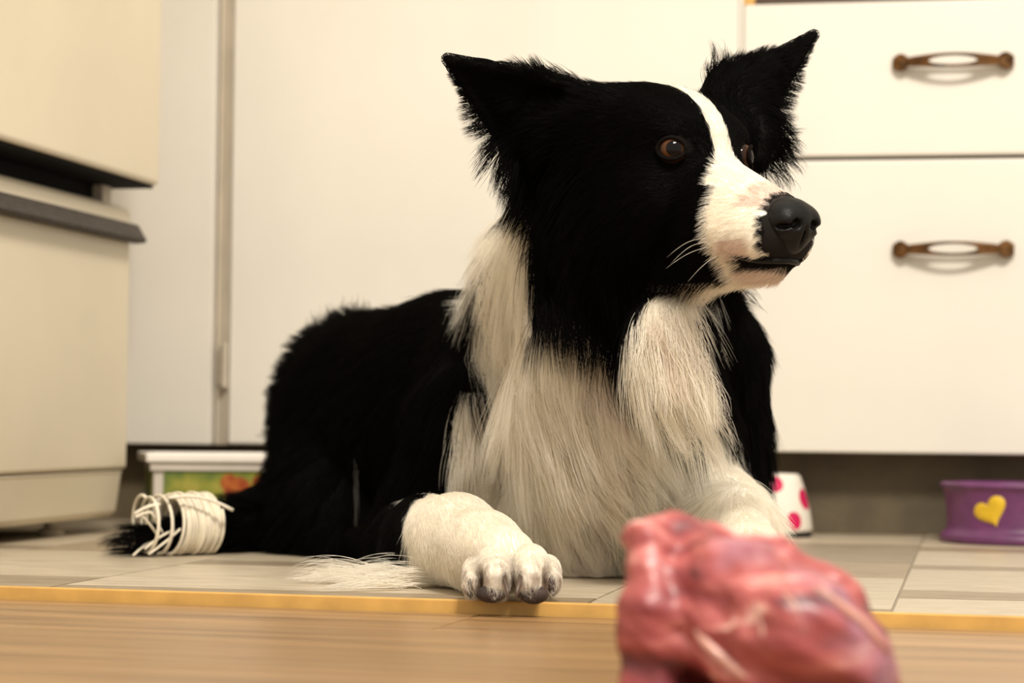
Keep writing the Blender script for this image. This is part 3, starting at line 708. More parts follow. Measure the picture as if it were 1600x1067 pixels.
# body: (px, py, depth, direction right/away/up, length, lift, wave, clump)
for px, py, Y, d, L, lf, wv, cl in [
    (800, 300, 1.84, (-0.2, 0.2, -1), 0.030, 0.3, 0.1, 0.5), (850, 300, 1.76, (-0.15, -0.1, -1), 0.035, 0.35, 0.1, 0.5),
    (900, 330, 1.74, (-0.1, 0, -1), 0.030, 0.25, 0.05, 0.35), (860, 420, 1.79, (-0.02, -0.1, -1), 0.05, 0.25, 0.1, 0.5),
    (920, 460, 1.76, (0.1, -0.1, -1), 0.045, 0.25, 0.1, 0.5), (970, 440, 1.73, (0.1, -0.1, -1), 0.035, 0.25, 0.1, 0.5),
    (955, 520, 1.77, (0.1, -0.15, -1), 0.045, 0.3, 0.1, 0.6), (880, 510, 1.80, (0.15, -0.1, -1), 0.045, 0.25, 0.1, 0.6),
    (775, 380, 1.92, (-0.05, 0.1, -1), 0.045, 0.25, 0.12, 0.5), (762, 450, 1.95, (0.12, -0.05, -1), 0.055, 0.22, 0.12, 0.5),
    (760, 520, 1.97, (0.2, -0.15, -1), 0.060, 0.22, 0.30, 0.8), (810, 480, 1.90, (0.1, -0.1, -1), 0.065, 0.25, 0.30, 0.8),
    (800, 580, 1.93, (0.50, -0.15, -1), 0.070, 0.25, 0.30, 0.8), (860, 600, 1.84, (0.75, -0.1, -1), 0.070, 0.25, 0.30, 0.8),
    (900, 680, 1.82, (0.8, -0.1, -1), 0.065, 0.25, 0.30, 0.8), (970, 640, 1.78, (0.6, -0.1, -1), 0.06, 0.25, 0.30, 0.8),
    (1020, 700, 1.80, (0.15, -0.1, -1), 0.06, 0.25, 0.30, 0.8), (960, 780, 1.82, (0.4, -0.1, -1), 0.055, 0.25, 0.25, 0.75),
    (1000, 850, 1.86, (0.05, -0.1, -1), 0.045, 0.2, 0.1, 0.6), (900, 850, 1.86, (0.2, -0.1, -1), 0.045, 0.2, 0.1, 0.6),
    (830, 760, 1.88, (0.55, -0.1, -1), 0.055, 0.25, 0.25, 0.75), (820, 680, 1.90, (0.25, -0.1, -1), 0.06, 0.25, 0.25, 0.75),
    (1020, 480, 1.72, (0.15, -0.15, -1), 0.05, 0.25, 0.30, 0.8), (1045, 530, 1.71, (0.5, -0.15, -1), 0.06, 0.25, 0.35, 0.85),
    (1070, 580, 1.73, (0.65, -0.1, -1), 0.055, 0.3, 0.35, 0.85), (1010, 580, 1.76, (0.6, -0.1, -1), 0.06, 0.25, 0.30, 0.8),
    (1080, 480, 1.76, (0.3, 0.0, -1), 0.04, 0.3, 0.15, 0.5), (1100, 660, 1.85, (0.0, -0.1, -1), 0.05, 0.25, 0.12, 0.5),
    (1070, 760, 1.84, (-0.35, -0.1, -1), 0.05, 0.25, 0.1, 0.5), (1130, 755, 1.88, (-0.1, -0.1, -1), 0.035, 0.25, 0.1, 0.5),
    (1140, 500, 1.92, (0.25, 0.1, -1), 0.022, 0.2, 0.0, 0.2), (1165, 600, 1.97, (0.05, 0.1, -1), 0.020, 0.15, 0.0, 0.2),
    (1130, 580, 1.93, (0.05, -0.1, -1), 0.028, 0.2, 0.0, 0.3), (1175, 700, 1.98, (0.0, 0.0, -1), 0.035, 0.25, 0.1, 0.5),
    (1180, 765, 1.96, (0.1, -0.1, -1), 0.028, 0.2, 0.1, 0.5),
    (1170, 820, 1.78, (0.1, -0.5, -0.8), 0.010, 0.2, 0.0, 0.1), (1195, 890, 1.65, (0.1, -0.8, -0.4), 0.007, 0.15, 0.0, 0.1),
    (730, 640, 1.93, (-0.05, -0.1, -1), 0.045, 0.25, 0.1, 0.6), (740, 720, 1.92, (-0.1, -0.1, -1), 0.05, 0.3, 0.25, 0.75),
    (700, 760, 1.93, (-0.15, -0.2, -1), 0.022, 0.25, 0.12, 0.5), (780, 770, 1.9, (0.15, -0.1, -1), 0.05, 0.3, 0.12, 0.5),
    (690, 680, 1.96, (-0.35, 0.1, -1), 0.035, 0.25, 0.1, 0.5), (640, 740, 1.98, (-0.35, 0.1, -1), 0.030, 0.25, 0.0, 0.4),
    (655, 790, 1.9, (-0.2, -0.3, -0.8), 0.010, 0.2, 0.0, 0.1), (690, 780, 1.86, (0.1, -0.5, -0.8), 0.012, 0.2, 0.0, 0.1),
    (610, 830, 1.98, (-0.3, 0.1, -0.8), 0.025, 0.25, 0.0, 0.3),
    (660, 815, 1.85, (0.2, -0.8, -0.6), 0.007, 0.2, 0.0, 0.0), (720, 810, 1.72, (0.3, -0.8, -0.5), 0.006, 0.2, 0.0, 0.0),
    (700, 880, 1.74, (0.1, -0.6, -0.8), 0.007, 0.2, 0.0, 0.0), (780, 860, 1.64, (0.2, -0.8, -0.6), 0.005, 0.15, 0.0, 0.0),
    (800, 900, 1.60, (0.05, -0.8, -0.6), 0.0045, 0.15, 0.0, 0.0), (648, 880, 1.86, (-0.6, -0.3, -0.3), 0.03, 0.2, 0.1, 0.4),
    (700, 500, 2.05, (-0.6, 0.6, -0.5), 0.035, 0.18, 0.0, 0.3), (650, 560, 2.05, (-0.6, 0.4, -0.7), 0.035, 0.18, 0.0, 0.3),
    (700, 600, 2.0, (-0.5, 0.3, -0.9), 0.04, 0.2, 0.05, 0.4), (650, 480, 2.2, (-0.7, 0.6, -0.2), 0.024, 0.15, 0.0, 0.2),
    (590, 505, 2.3, (-0.7, 0.6, 0.1), 0.030, 0.3, 0.0, 0.3), (545, 500, 2.34, (-0.5, 0.5, 0.5), 0.024, 0.5, 0.1, 0.6),
    (490, 540, 2.32, (-0.9, 0.3, 0.35), 0.022, 0.5, 0.1, 0.6), (450, 620, 2.3, (-1, 0.2, 0.05), 0.020, 0.4, 0.1, 0.5),
    (435, 720, 2.28, (-0.9, 0.1, -0.4), 0.020, 0.3, 0.1, 0.5), (600, 650, 2.1, (-0.6, 0.3, -0.7), 0.03, 0.18, 0.0, 0.3),
    (520, 650, 2.22, (-0.6, 0.1, -0.7), 0.032, 0.25, 0.0, 0.4), (520, 770, 2.12, (-0.3, 0.0, -0.9), 0.028, 0.22, 0.0, 0.4),
    (600, 780, 2.05, (-0.3, 0.2, -0.8), 0.03, 0.2, 0.0, 0.4), (560, 845, 2.04, (0.6, -0.6, -0.2), 0.012, 0.2, 0.0, 0.1),
    (430, 790, 2.22, (-0.9, -0.2, -0.2), 0.03, 0.3, 0.15, 0.5), (370, 810, 2.18, (-1, -0.2, -0.1), 0.03, 0.25, 0.15, 0.5),
    (300, 815, 2.13, (-1, -0.2, -0.1), 0.02, 0.15, 0.1, 0.5), (225, 840, 2.11, (-1, -0.2, 0.0), 0.03, 0.2, 0.1, 0.5),
    ]:
    g(P(px, py, Y), d, L, lf, wv, cl)
GP = np.array([a[0] for a in G]); GD = np.array([a[1] for a in G]); GS = np.array([a[2:] for a in G])
def groom(p):
    out_d = np.zeros((len(p), 3)); out_s = np.zeros((len(p), 4))
    for i in range(0, len(p), 20000):
        q = p[i:i + 20000]
        d2 = ((q[:, None, :] - GP[None]) ** 2).sum(-1)
        w = 1 / (d2 + 6e-5) ** 2.2; w /= w.sum(1, keepdims=True)
        out_d[i:i + 20000] = w @ GD; out_s[i:i + 20000] = w @ GS
    out_d /= np.linalg.norm(out_d, axis=1, keepdims=True) + 1e-9
    return out_d, out_s
T4 = np.concatenate([Q[:, [0, 1, 2]], Q[:, [0, 2, 3]]])
TA = 0.5 * np.linalg.norm(np.cross(V[T4[:, 1]] - V[T4[:, 0]], V[T4[:, 2]] - V[T4[:, 0]]), axis=1)
TC = V[T4].mean(1)
_, ts = groom(TC)
dens = np.clip(7500 / np.maximum(ts[:, 0], 0.005), 110000, 1150000)           # strands per square metre
tn = np.cross(V[T4[:, 1]] - V[T4[:, 0]], V[T4[:, 2]] - V[T4[:, 0]]); tn /= np.linalg.norm(tn, axis=1, keepdims=True) + 1e-12
away = tn[:, 1] > 0.5
dens = np.where(away, dens * 0.45, dens)
hq4 = (TC - HO) @ HB
eye_m = np.minimum(*[np.sqrt((hq4[:, 0] - 0.004) ** 2 + ((hq4[:, 1] - s * 0.040) * 0.7) ** 2 + (hq4[:, 2] * 1.15) ** 2) for s in (-1, 1)]) < 0.0125
nose_m = (hq4[:, 0] > 0.080) & (np.abs(hq4[:, 1]) < 0.024) & (hq4[:, 2] > -0.088)
dens[eye_m | nose_m | (TC[:, 2] < 0.003)] = 0
NP_ = 7
def strands(root, nrm, dvec, sp, col, lenmul=None):
    """points of strands grown on the skin; clumped, waved and pushed out of the body"""
    n = len(root)
    L = sp[:, 0] * rng.uniform(0.7, 1.15, n) * (1 if lenmul is None else lenmul)
    lift = sp[:, 1] * rng.uniform(0.5, 1.5, n)
    tang = dvec - nrm * (dvec * nrm).sum(1, keepdims=True)
    out = np.clip((dvec * nrm).sum(1, keepdims=True), 0, 1)
    tang /= np.maximum(np.linalg.norm(tang, axis=1, keepdims=True), 0.25)
    d0 = tang + nrm * (lift[:, None] + out * 0.6) + rng.normal(size=(n, 3)) * 0.10
    d0 /= np.linalg.norm(d0, axis=1, keepdims=True)
    side = np.cross(d0, nrm); side /= np.linalg.norm(side, axis=1, keepdims=True) + 1e-9
    ph = smooth_noise(root, 60, 21) * 5 + rng.normal(size=n) * 0.5
    s = np.linspace(0, 1, NP_)
    bend = dvec * 0.9 + np.array([0, 0, -0.35])
    pts = root[:, None] + L[:, None, None] * (s[None, :, None] * d0[:, None] + (s ** 2)[None, :, None] * 0.35 * bend[:, None])
    amp = sp[:, 2] * L * 0.55
    pts += side[:, None] * (amp[:, None] * (s ** 1.2)[None] * np.sin(s[None] * 3.6 + ph[:, None]))[..., None]
    return pts
def build_fur(name, parent, npts, col, rad, material):
    cv = bpy.data.hair_curves.new(name)
    n, k = npts.shape[:2]
    cv.add_curves([k] * n)
    cv.attributes['position'].data.foreach_set('vector', npts.astype(np.float32).ravel())
    ra = cv.attributes.get('radius') or cv.attributes.new('radius', 'FLOAT', 'POINT')
    prof = np.array([1, 1, 0.97, 0.9, 0.75, 0.5, 0.12]) if k == 7 else np.linspace(1, 0.15, k)
    ra.data.foreach_set('value', (rad[:, None] * prof[None]).astype(np.float32).ravel())
    c_ = cv.attributes.new('coat', 'FLOAT_COLOR', 'CURVE')
    c_.data.foreach_set('color', np.concatenate([col, np.ones((n, 1))], 1).astype(np.float32).ravel())
    cv.materials.append(material)
    o = bpy.data.objects.new(name, cv); COL.objects.link(o)
    return keep(o, parent)
m, nt, b = new_mat('fur')
at = nt.nodes.new('ShaderNodeAttribute'); at.attribute_name = 'coat'
nt.links.new(at.outputs['Color'], b.inputs['Base Color']); b.inputs['Roughness'].default_value = 0.5; b.inputs['Specular IOR Level'].default_value = 0.07
tl = nt.nodes.new('ShaderNodeBsdfTranslucent'); nt.links.new(at.outputs['Color'], tl.inputs[0])
mxs = nt.nodes.new('ShaderNodeMixShader'); mxs.inputs[0].default_value = 0.48
nt.links.new(b.outputs[0], mxs.inputs[1]); nt.links.new(tl.outputs[0], mxs.inputs[2])
nt.links.new(mxs.outputs[0], nt.nodes['Material Output'].inputs[0])
M['fur'] = m

cnt = rng.poisson(dens * TA)
ti = np.repeat(np.arange(len(T4)), cnt)
a_, b_ = rng.random(len(ti)), rng.random(len(ti)); sw = a_ + b_ > 1; a_[sw], b_[sw] = 1 - a_[sw], 1 - b_[sw]
tv = T4[ti]
bw = np.stack([1 - a_ - b_, a_, b_], 1)
root = (V[tv] * bw[..., None]).sum(1); nrm = (VN[tv] * bw[..., None]).sum(1); nrm /= np.linalg.norm(nrm, axis=1, keepdims=True) + 1e-9
dvec, sp = groom(root)
rgb, cwt = coat_rgb(root, nrm)
shade = rng.uniform(0.80, 1.06, len(root))[:, None]
tan = (smooth_noise(root, 90, 31) * 0.5 + rng.normal(size=len(root)) * 0.3)[:, None].clip(0, 1)
fcol = rgb * shade * (1 - np.array([0.01, 0.04, 0.10]) * tan * cwt[:, None])
pts = strands(root, nrm, dvec, sp, fcol)
# clumping toward sparse guide strands of the same colour
gi = rng.choice(len(root), max(1, len(root) // 55), replace=False)
kd = [kdtree.KDTree(len(gi)) for _ in range(2)]
for j, i in enumerate(gi):
    kd[int(cwt[i] > 0.5)].insert(root[i], int(i))
for k in kd: k.balance()
near = np.array([kd[int(c > 0.5)].find(r_)[1] for r_, c in zip(root, cwt)])
dist = np.linalg.norm(root - root[near], axis=1)
s_ = np.linspace(0, 1, NP_)
cl = sp[:, 3] * np.clip(1.6 - dist / 0.02, 0, 1) * rng.uniform(0.6, 1.1, len(root))
wgt = (cl[:, None] * (s_ ** 1.3)[None])[..., None].clip(0, 0.92)
gpts = pts[near]
pts = pts * (1 - wgt) + gpts * wgt
# keep strands outside the body and above the floor
for k in range(1, NP_):
    sd = DF.sample(pts[:, k]); need = 0.0008 + 0.0035 * s_[k] * np.minimum(1, sp[:, 0] / 0.03)
    bad = sd < need
    if bad.any():
        gr = DF.grad(pts[bad, k]); pts[bad, k] += gr * (need[bad] - sd[bad])[:, None]
pts[..., 2] = np.maximum(pts[..., 2], 0.0012 + 0.002 * rng.random(len(pts))[:, None])
frad = np.where(cwt > 0.5, 0.00013, 0.00014) * np.where(sp[:, 0] > 0.02, 1.25, 0.85) * rng.uniform(0.8, 1.2, len(root))
# loose tufts: (root px, py, depth, spread px, direction, length, count, colour white?, curve down)
TU = []
def tuft(px, py, Y, spread, d, L, n, white, sag=0.3, wave=0.1, fan=0.18):
    r0 = P(px, py, Y); sc = Y / FPX
    d = np.array(d, float); d /= np.linalg.norm(d)
    rt = r0 + rng.normal(size=(n, 3)) * np.array([spread[0], spread[0] * 0.4, spread[1]]) * sc
    dd = d + rng.normal(size=(n, 3)) * fan; dd /= np.linalg.norm(dd, axis=1, keepdims=True)
    ll = L * rng.uniform(0.6, 1.15, n); s = np.linspace(0, 1, NP_)
    side = np.cross(d, [0, 1, 0]); ph = rng.normal() * 2 + rng.normal(size=n) * 0.6
    q = rt[:, None] + ll[:, None, None] * (s[None, :, None] * dd[:, None] + (s ** 2)[None, :, None] * np.array([0, 0, -sag]))
    q += side * (wave * ll[:, None] * s[None] * np.sin(4 * s[None] + ph[:, None]))[..., None]
    tipc = q.mean(0); w = (0.55 * s ** 1.5)[None, :, None]; q = q * (1 - w) + (tipc[None] + (q[:, :1] - q[:, :1].mean(0)) * 0.5) * w
    q[..., 2] = np.maximum(q[..., 2], 0.0012 + 0.003 * rng.random(n)[:, None])
    c = (WHITE if white else BLACK)[None] * rng.uniform(0.8, 1.05, n)[:, None]
    TU.append((q, c))
# white feathering spread on the floor beside the near foreleg
for i in range(16):
    tuft(700 - i * 7, 897 + rng.uniform(-8, 20), 1.80 + rng.uniform(-0.08, 0.06), (12, 5), (-1, rng.uniform(-0.5, 0.2), 0.05), 0.075, 60, True, 0.05, 0.08, 0.12)
# near ear fringe and crown tufts
for t_ in np.linspace(0, 1, 9):
    px, py = 778 + 58 * t_, 215 + 165 * t_
    tuft(px + 14, py - 8, 1.765 + 0.03 * t_, (7, 7), (-0.75, -0.1, -0.55 - 0.3 * t_), 0.020 + 0.008 * rng.random(), 40, False, 0.25)
for px, py in ((850, 120), (868, 118), (885, 122), (905, 135), (835, 115)):
    tuft(px, py, 1.745, (8, 4), (-0.7, 0, 0.45), 0.022, 40, False, 0.1)
# far ear and cheek fringe
for px, py, dx, dz, L in ((1118, 118, -0.15, 1, 0.032), (1132, 112, 0.1, 1, 0.022), (1150, 105, 0.4, 0.9, 0.018), (1112, 128, -0.2, 0.9, 0.022), (1172, 98, 0.6, 0.8, 0.014),
                          (1205, 165, 1, 0.15, 0.022), (1208, 185, 1, 0.1, 0.020), (1210, 205, 1, -0.1, 0.024), (1212, 222, 1, -0.25, 0.024), (1210, 238, 0.8, -0.5, 0.030), (1205, 248, 0.6, -0.8, 0.030), (1192, 252, 0.6, -0.7, 0.030), (1185, 258, 0.5, -0.8, 0.020), (1200, 228, 0.9, -0.4, 0.022)):
    tuft(px, py, 1.782, (5, 5), (dx, -0.1, dz), L, 34, False, 0.1, 0.12, 0.14)
# black points falling over the white chest, dark fringe under the jaw
for px, py, L in ((965, 545, 0.026), (955, 530, 0.030), (930, 512, 0.03), (905, 500, 0.026), (975, 500, 0.03), (880, 490, 0.03), (852, 480, 0.032)):
    tuft(px, py, 1.755, (9, 9), (0.08, -0.12, -1), L, 90, False, 0.2)
for px, py in ((1150, 448), (1152, 462), (1150, 480)):
    tuft(px, py, 1.88, (6, 6), (0.9, 0, -0.3), 0.02, 30, False, 0.3)
# rump crest
for px, py, dx, dz in ((560, 502, 0.1, 1), (545, 502, -0.1, 1), (528, 508, -0.3, 1), (510, 518, -0.5, 0.9), (492, 532, -0.7, 0.8), (476, 550, -0.8, 0.7), (462, 575, -0.9, 0.5), (450, 605, -1, 0.3), (440, 640, -1, 0.2), (436, 680, -1, 0)):
    tuft(px, py, 2.33, (9, 7), (dx, 0.1, dz), 0.024 if py < 520 else 0.016, 60, False, 0.1)
# sheen at the hind leg fold, painted in as paler hairs
tuft(557, 765, 2.075, (3, 22), (0.02, -0.1, -1), 0.03, 26, True, 0.1, 0.03, 0.06)
TU[-1] = (TU[-1][0], TU[-1][1] * 0.10)
def lock(px, py, d, L, n, wave=0.10, sag=0.15):
    for Y in np.arange(1.55, 2.2, 0.004):
        if DF.sample(P(px, py, Y)[None])[0] < 0.004: break
    tuft(px, py, Y, (11, 9), d, L, n, True, sag, wave, 0.05)
    q, c = TU[-1]
    for k in range(NP_):
        sd = DF.sample(q[:, k]); need = 0.003 + 0.006 * math.sin(math.pi * min(1, 0.15 + 0.8 * k / NP_)); bad = sd < need
        if bad.any(): q[bad, k] += DF.grad(q[bad, k]) * (need - sd[bad])[:, None]
    TU[-1] = (q, c * np.array([1, 1 - 0.05 * rng.random(), 1 - 0.12 * rng.random()]) * rng.uniform(0.92, 1.03))
# wavy locks of the mane sweeping across the chest
for i in range(26):
    t_ = rng.random(); lock(765 + 70 * rng.random(), 420 + 170 * t_, (0.10 + 0.45 * t_, -0.15, -1), 0.065, 55, 0.10)
for i in range(34):
    a_, b_ = rng.random(), rng.random(); lock(800 + 150 * a_, 570 + 150 * b_, (0.75 - 0.25 * a_, -0.15, -1), 0.070, 60, 0.12)
for i in range(26):
    a_, b_ = rng.random(), rng.random(); lock(1022 + 50 * a_, 488 + 80 * b_, (0.25 + 0.55 * b_, -0.2, -1), 0.060, 55, 0.14)
for i in range(30):
    a_, b_ = rng.random(), rng.random(); lock(830 + 260 * a_, 720 + 100 * b_, (0.45 - 0.75 * a_, -0.1, -1), 0.050, 45, 0.10)
for i in range(12):
    a_, b_ = rng.random(), rng.random(); lock(735 + 40 * a_, 640 + 110 * b_, (-0.25 + 0.4 * a_, -0.1, -1), 0.045, 45, 0.10)
tq = np.concatenate([a for a, _ in TU]); tcv = np.concatenate([c for _, c in TU])
allp = np.concatenate([pts, tq]); allc = np.concatenate([fcol, tcv]); allr = np.concatenate([frad, np.full(len(tq), 0.00015)])
fur = build_fur('fur', dog, allp, allc, allr, M['fur']); fur['kind'] = 'stuff'
print('STRANDS', len(allp))
# whiskers
wk = []
for (x0, y0, x1, y1, sg) in ((1108, 372, 1042, 402, 8), (1110, 378, 1048, 412, 9), (1112, 385, 1040, 420, 6), (1125, 398, 1075, 440, 5), (1140, 440, 1195, 510, 10)):
    for Y in np.arange(1.5, 1.9, 0.002):
        if DF.sample(P(x0, y0, Y)[None])[0] < 0.0005: break
    a, b = P(x0, y0, Y), P(x1, y1, Y - 0.022)
    s = np.linspace(0, 1, NP_)[:, None]
    wk.append(a + (b - a) * s + np.array([0, 0, 1]) * sg * 0.0005 * np.sin(s * math.pi))
wk = np.array(wk)
whis = build_fur('whiskers', dog, wk, np.tile(np.array([[0.75, 0.7, 0.62]]), (len(wk), 1)), np.full(len(wk), 0.00016), M['fur'])

# eyes: ball with iris and pupil, dark lids
def eye_mat():
    m, nt, b = new_mat('eye')
    tc = nt.nodes.new('ShaderNodeTexCoord'); gr = nt.nodes.new('ShaderNodeVectorMath'); gr.operation = 'NORMALIZE'
    nt.links.new(tc.outputs['Object'], gr.inputs[0])
    sx = nt.nodes.new('ShaderNodeSeparateXYZ'); nt.links.new(gr.outputs[0], sx.inputs[0])
    r = nt.nodes.new('ShaderNodeValToRGB'); cr = r.color_ramp
    cr.elements[0].position = 0.0; cr.elements[0].color = (0.02, 0.012, 0.008, 1)
    cr.elements[1].position = 1.0; cr.elements[1].color = (0.002, 0.002, 0.002, 1)
    for p_, c_ in ((0.52, (0.02, 0.010, 0.006, 1)), (0.60, (0.035, 0.013, 0.005, 1)), (0.80, (0.085, 0.031, 0.010, 1)), (0.87, (0.003, 0.002, 0.002, 1))):
        e_ = cr.elements.new(p_); e_.color = c_
    nt.links.new(sx.outputs['X'], r.inputs[0])
    nt.links.new(r.outputs[0], b.inputs['Base Color']); b.inputs['Roughness'].default_value = 0.06; b.inputs['Specular IOR Level'].default_value = 0.2
    return m
M['eye'] = eye_mat(); M['lid'] = mat('lid', (0.006, 0.0045, 0.004), 0.85, 0.1, 40, spec=0.04)
M['nose'] = mat('nose', (0.0045, 0.004, 0.0037), 0.42, 0.15, 60, bump=0.2, bscale=700, spec=0.2)
def ball(name, R, m, loc, rot, parent, seg=32, scale=(1, 1, 1)):
    bm = bmesh.new(); bmesh.ops.create_uvsphere(bm, u_segments=seg, v_segments=seg // 2, radius=R)
    bmesh.ops.scale(bm, vec=scale, verts=bm.verts)
    o = from_bm(name, bm, m, None, smooth=True)
    o.matrix_world = Matrix.Translation(Vector(loc)) @ rot
    return keep(o, parent)
HROT = Matrix(((HF[0], HL[0], HU[0], 0), (HF[1], HL[1], HU[1], 0), (HF[2], HL[2], HU[2], 0), (0, 0, 0, 1)))
for s in (-1, 1):
    c = H(-0.0045, s * 0.0335, -0.0015)
    gaze = HROT @ Matrix.Rotation(s * 0.62 - (0.0 if s < 0 else 0.0), 4, 'Z')
    e_ = ball('eye', 0.0113, M['eye'], c, gaze, dog)
    e_['label'] = 'brown eye with a dark pupil'
    # lids: an almond ring hugging the ball
    bm = bmesh.new(); ring = []
    ax = np.array([math.cos(s * 0.86), math.sin(s * 0.86), 0.0]); tx = np.array([-ax[1], ax[0], 0.0]) 
    for k in range(33):
        a = 2 * math.pi * k / 32
        ca_, sa_ = math.cos(a), math.sin(a)
        hh = 0.0082 * (abs(sa_) ** 1.15) * (1 if sa_ > 0 else 0.95) * (1 if sa_ >= 0 else -1)
        ww = 0.0106 * ca_
        dep = math.sqrt(max(1e-9, 0.0121 ** 2 - hh * hh - min(ww * ww, 0.0100 ** 2)))
        ring.append(c + HB @ (ax * dep + tx * ww + np.array([0, 0, hh])))
    add_tube(bm, ring, 0.0016, 8, caps=False)
    lid = from_bm('eyelid', bm, M['lid'], None, smooth=True)
    lid.parent = e_; lid.matrix_parent_inverse = (e_.matrix_parent_inverse @ e_.matrix_basis).inverted() if False else Matrix.Identity(4)
    LIDS = globals().setdefault('LIDS', []); LIDS.append((lid, e_))
bpy.context.view_layer.update()
for lid, e_ in LIDS:
    lid.matrix_parent_inverse = e_.matrix_world.inverted()
# nose pad
NF = Field(np.array(H(0.085, 0, -0.058)) - 0.045, np.array(H(0.085, 0, -0.0580)) + 0.045, 0.0012)
NF.ell(H(0.082, 0, -0.0570), (0.0185, 0.0205, 0.0170), HB, 0.004)
NF.ell(H(0.0835, 0, -0.0670), (0.0105, 0.0110, 0.0140), HB, 0.012)
for s in (-1, 1):
    NF.ell(H(0.088, s * 0.0115, -0.0580), (0.0115, 0.0095, 0.0115), HB, 0.004)
    NF.ell(H(0.0985, s * 0.0085, -0.0605), (0.0058, 0.0042, 0.0036), HB, 0.002, sub=True)
    NF.ell(H(0.0945, s * 0.0165, -0.0625), (0.0075, 0.0040, 0.0020), HB, 0.002, sub=True)
NF.ell(H(0.0985, 0, -0.0720), (0.006, 0.0010, 0.010), HB, 0.0015, sub=True)
nv, nq = NF.mesh(1)
nose = keep(np_mesh('nose', nv, nq, M['nose']), dog); nose['label'] = 'black leathery nose with two nostrils'
# lips
bm = bmesh.new()
lp = [H(0.048, -0.0325, -0.0895), H(0.053, -0.0325, -0.0905), H(0.060, -0.0285, -0.0895), H(0.072, -0.021, -0.0875), H(0.0795, -0.010, -0.0860), H(0.082, 0, -0.0855)]
lp = lp + [HO + HB @ (np.array([1, -1, 1]) * ((p_ - HO) @ HB)) for p_ in lp[-2::-1]]
LPTS = []
for p_ in lp:                       # lay the lip on the skin
    q = p_[None].copy()
    for _ in range(6): q = q - DF.grad(q) * DF.sample(q)[:, None]
    LPTS.append(q[0])
add_tube(bm, LPTS, [0.0010, 0.0018, 0.0022, 0.0024, 0.0026, 0.0026, 0.0026, 0.0024, 0.0022, 0.0018, 0.0010], 10)
keep(from_bm('lip', bm, M['nose'], None, smooth=True), dog)
# toe pads and claws of the near forepaw
M['pad'] = mat('pad', (0.045, 0.026, 0.020), 0.75, 0.25, 120, bump=0.15, bscale=400)
M['claw'] = mat('claw', (0.10, 0.062, 0.042), 0.4, 0.2, 60)
for (px, py, Y, rx_, rz_) in ((738, 918, 1.609, 10, 19), (767, 928, 1.590, 23, 14), (834, 929, 1.590, 23, 15), (862, 914, 1.618, 7, 16)):
    sc = Y / FPX
    ball('toe_pad', 1.0, M['pad'], P(px, py, Y), Matrix.Identity(4), dog, 20, (rx_ * sc, 14 * sc, rz_ * sc))
for (px, py, Y, dx) in ((789, 908, 1.583, 0.3), (812, 908, 1.583, -0.3)):
    a = P(px, py, Y); bm = bmesh.new()
    add_tube(bm, [a + np.array([-dx * 0.004, 0.010, 0.005]), a, a + np.array([dx * 0.006, -0.007, -0.006]), a + np.array([dx * 0.008, -0.009, -0.012])], [0.0020, 0.0018, 0.0013, 0.0005], 10)
    keep(from_bm('claw', bm, M['claw'], None, smooth=True), dog)

# ------------------------------------------------------------------ coil of white cord round the tail
M['cord'] = mat('cord', (0.86, 0.78, 0.62), 0.6, 0.06, 60)
cc = P(276, 819, 2.135); ax = np.array([-0.74, -0.67, 0.0]); s1 = np.array([0.67, -0.74, 0.0]); s2 = np.array([0, 0, 1.0])
coil = empty('cord_coil', (cc[0], cc[1], 0)); tag(coil, 'loose coil of thin white cord looped around the black tail', 'cord')
rr = 47 * 2.135 / FPX
def coil_run(turns, a0, a1, r0, r1, ph, seed, jit=0.35):
    rs = np.random.default_rng(seed); pts_ = []
    n = int(turns * 26); k1, k2, k3 = rs.uniform(0, 6, 3)
    for i in range(n + 1):
        t = i / n; a = ph + t * turns * 2 * math.pi
        R_ = (r0 + (r1 - r0) * t) * (1 + 0.045 * math.sin(a * 0.37 + k1) + 0.03 * math.sin(a * 1.21 + k2))
        off = a0 + (a1 - a0) * t + jit * (0.004 * math.sin(a * 0.83 + k3) + 0.004 * math.sin(a + k1))
        p_ = cc + ax * off + s1 * (R_ * math.cos(a)) + s2 * (R_ * math.sin(a))
        p_[2] = max(p_[2], 0.0022)
        pts_.append(p_)
    return pts_
def cord_part(name, pts_, r_=0.0015):
    bm = bmesh.new(); add_tube(bm, pts_, r_, 6)
    return keep(from_bm(name, bm, M['cord'], None, smooth=True), coil)
cord_part('winding', coil_run(14, 0.006, -0.034, rr * 0.97, rr * 1.0, 0.5, 3))
cord_part('winding', coil_run(12, -0.034, 0.008, rr * 0.90, rr * 0.94, 2.1, 5))
cord_part('winding', coil_run(3, 0.040, 0.008, rr * 0.93, rr * 0.97, 1.2, 8, 0.8), 0.0016)
def sag(a, b, h):
    return [a + (b - a) * t + np.array([0, 0, h * math.sin(t * math.pi)]) for t in np.linspace(0, 1, 12)]
for (x0, y0, x1, y1, h) in ((226, 858, 272, 828, 0.002), (232, 866, 282, 826, -0.001), (222, 806, 246, 836, 0.001), (236, 800, 254, 832, 0), (208, 868, 236, 846, 0.001)):
    cord_part('loose_strand', sag(P(x0, y0, 2.095), P(x1, y1, 2.11), h), 0.0012)
cord_part('loose_strand', sag(P(262, 778, 2.10), P(364, 797, 2.12), 0.006), 0.0016)
cord_part('loose_strand', sag(P(210, 803, 2.09), P(250, 788, 2.10), 0.002), 0.0016)
cord_part('loose_strand', sag(P(212, 808, 2.09), P(236, 800, 2.10), 0.001), 0.0016)

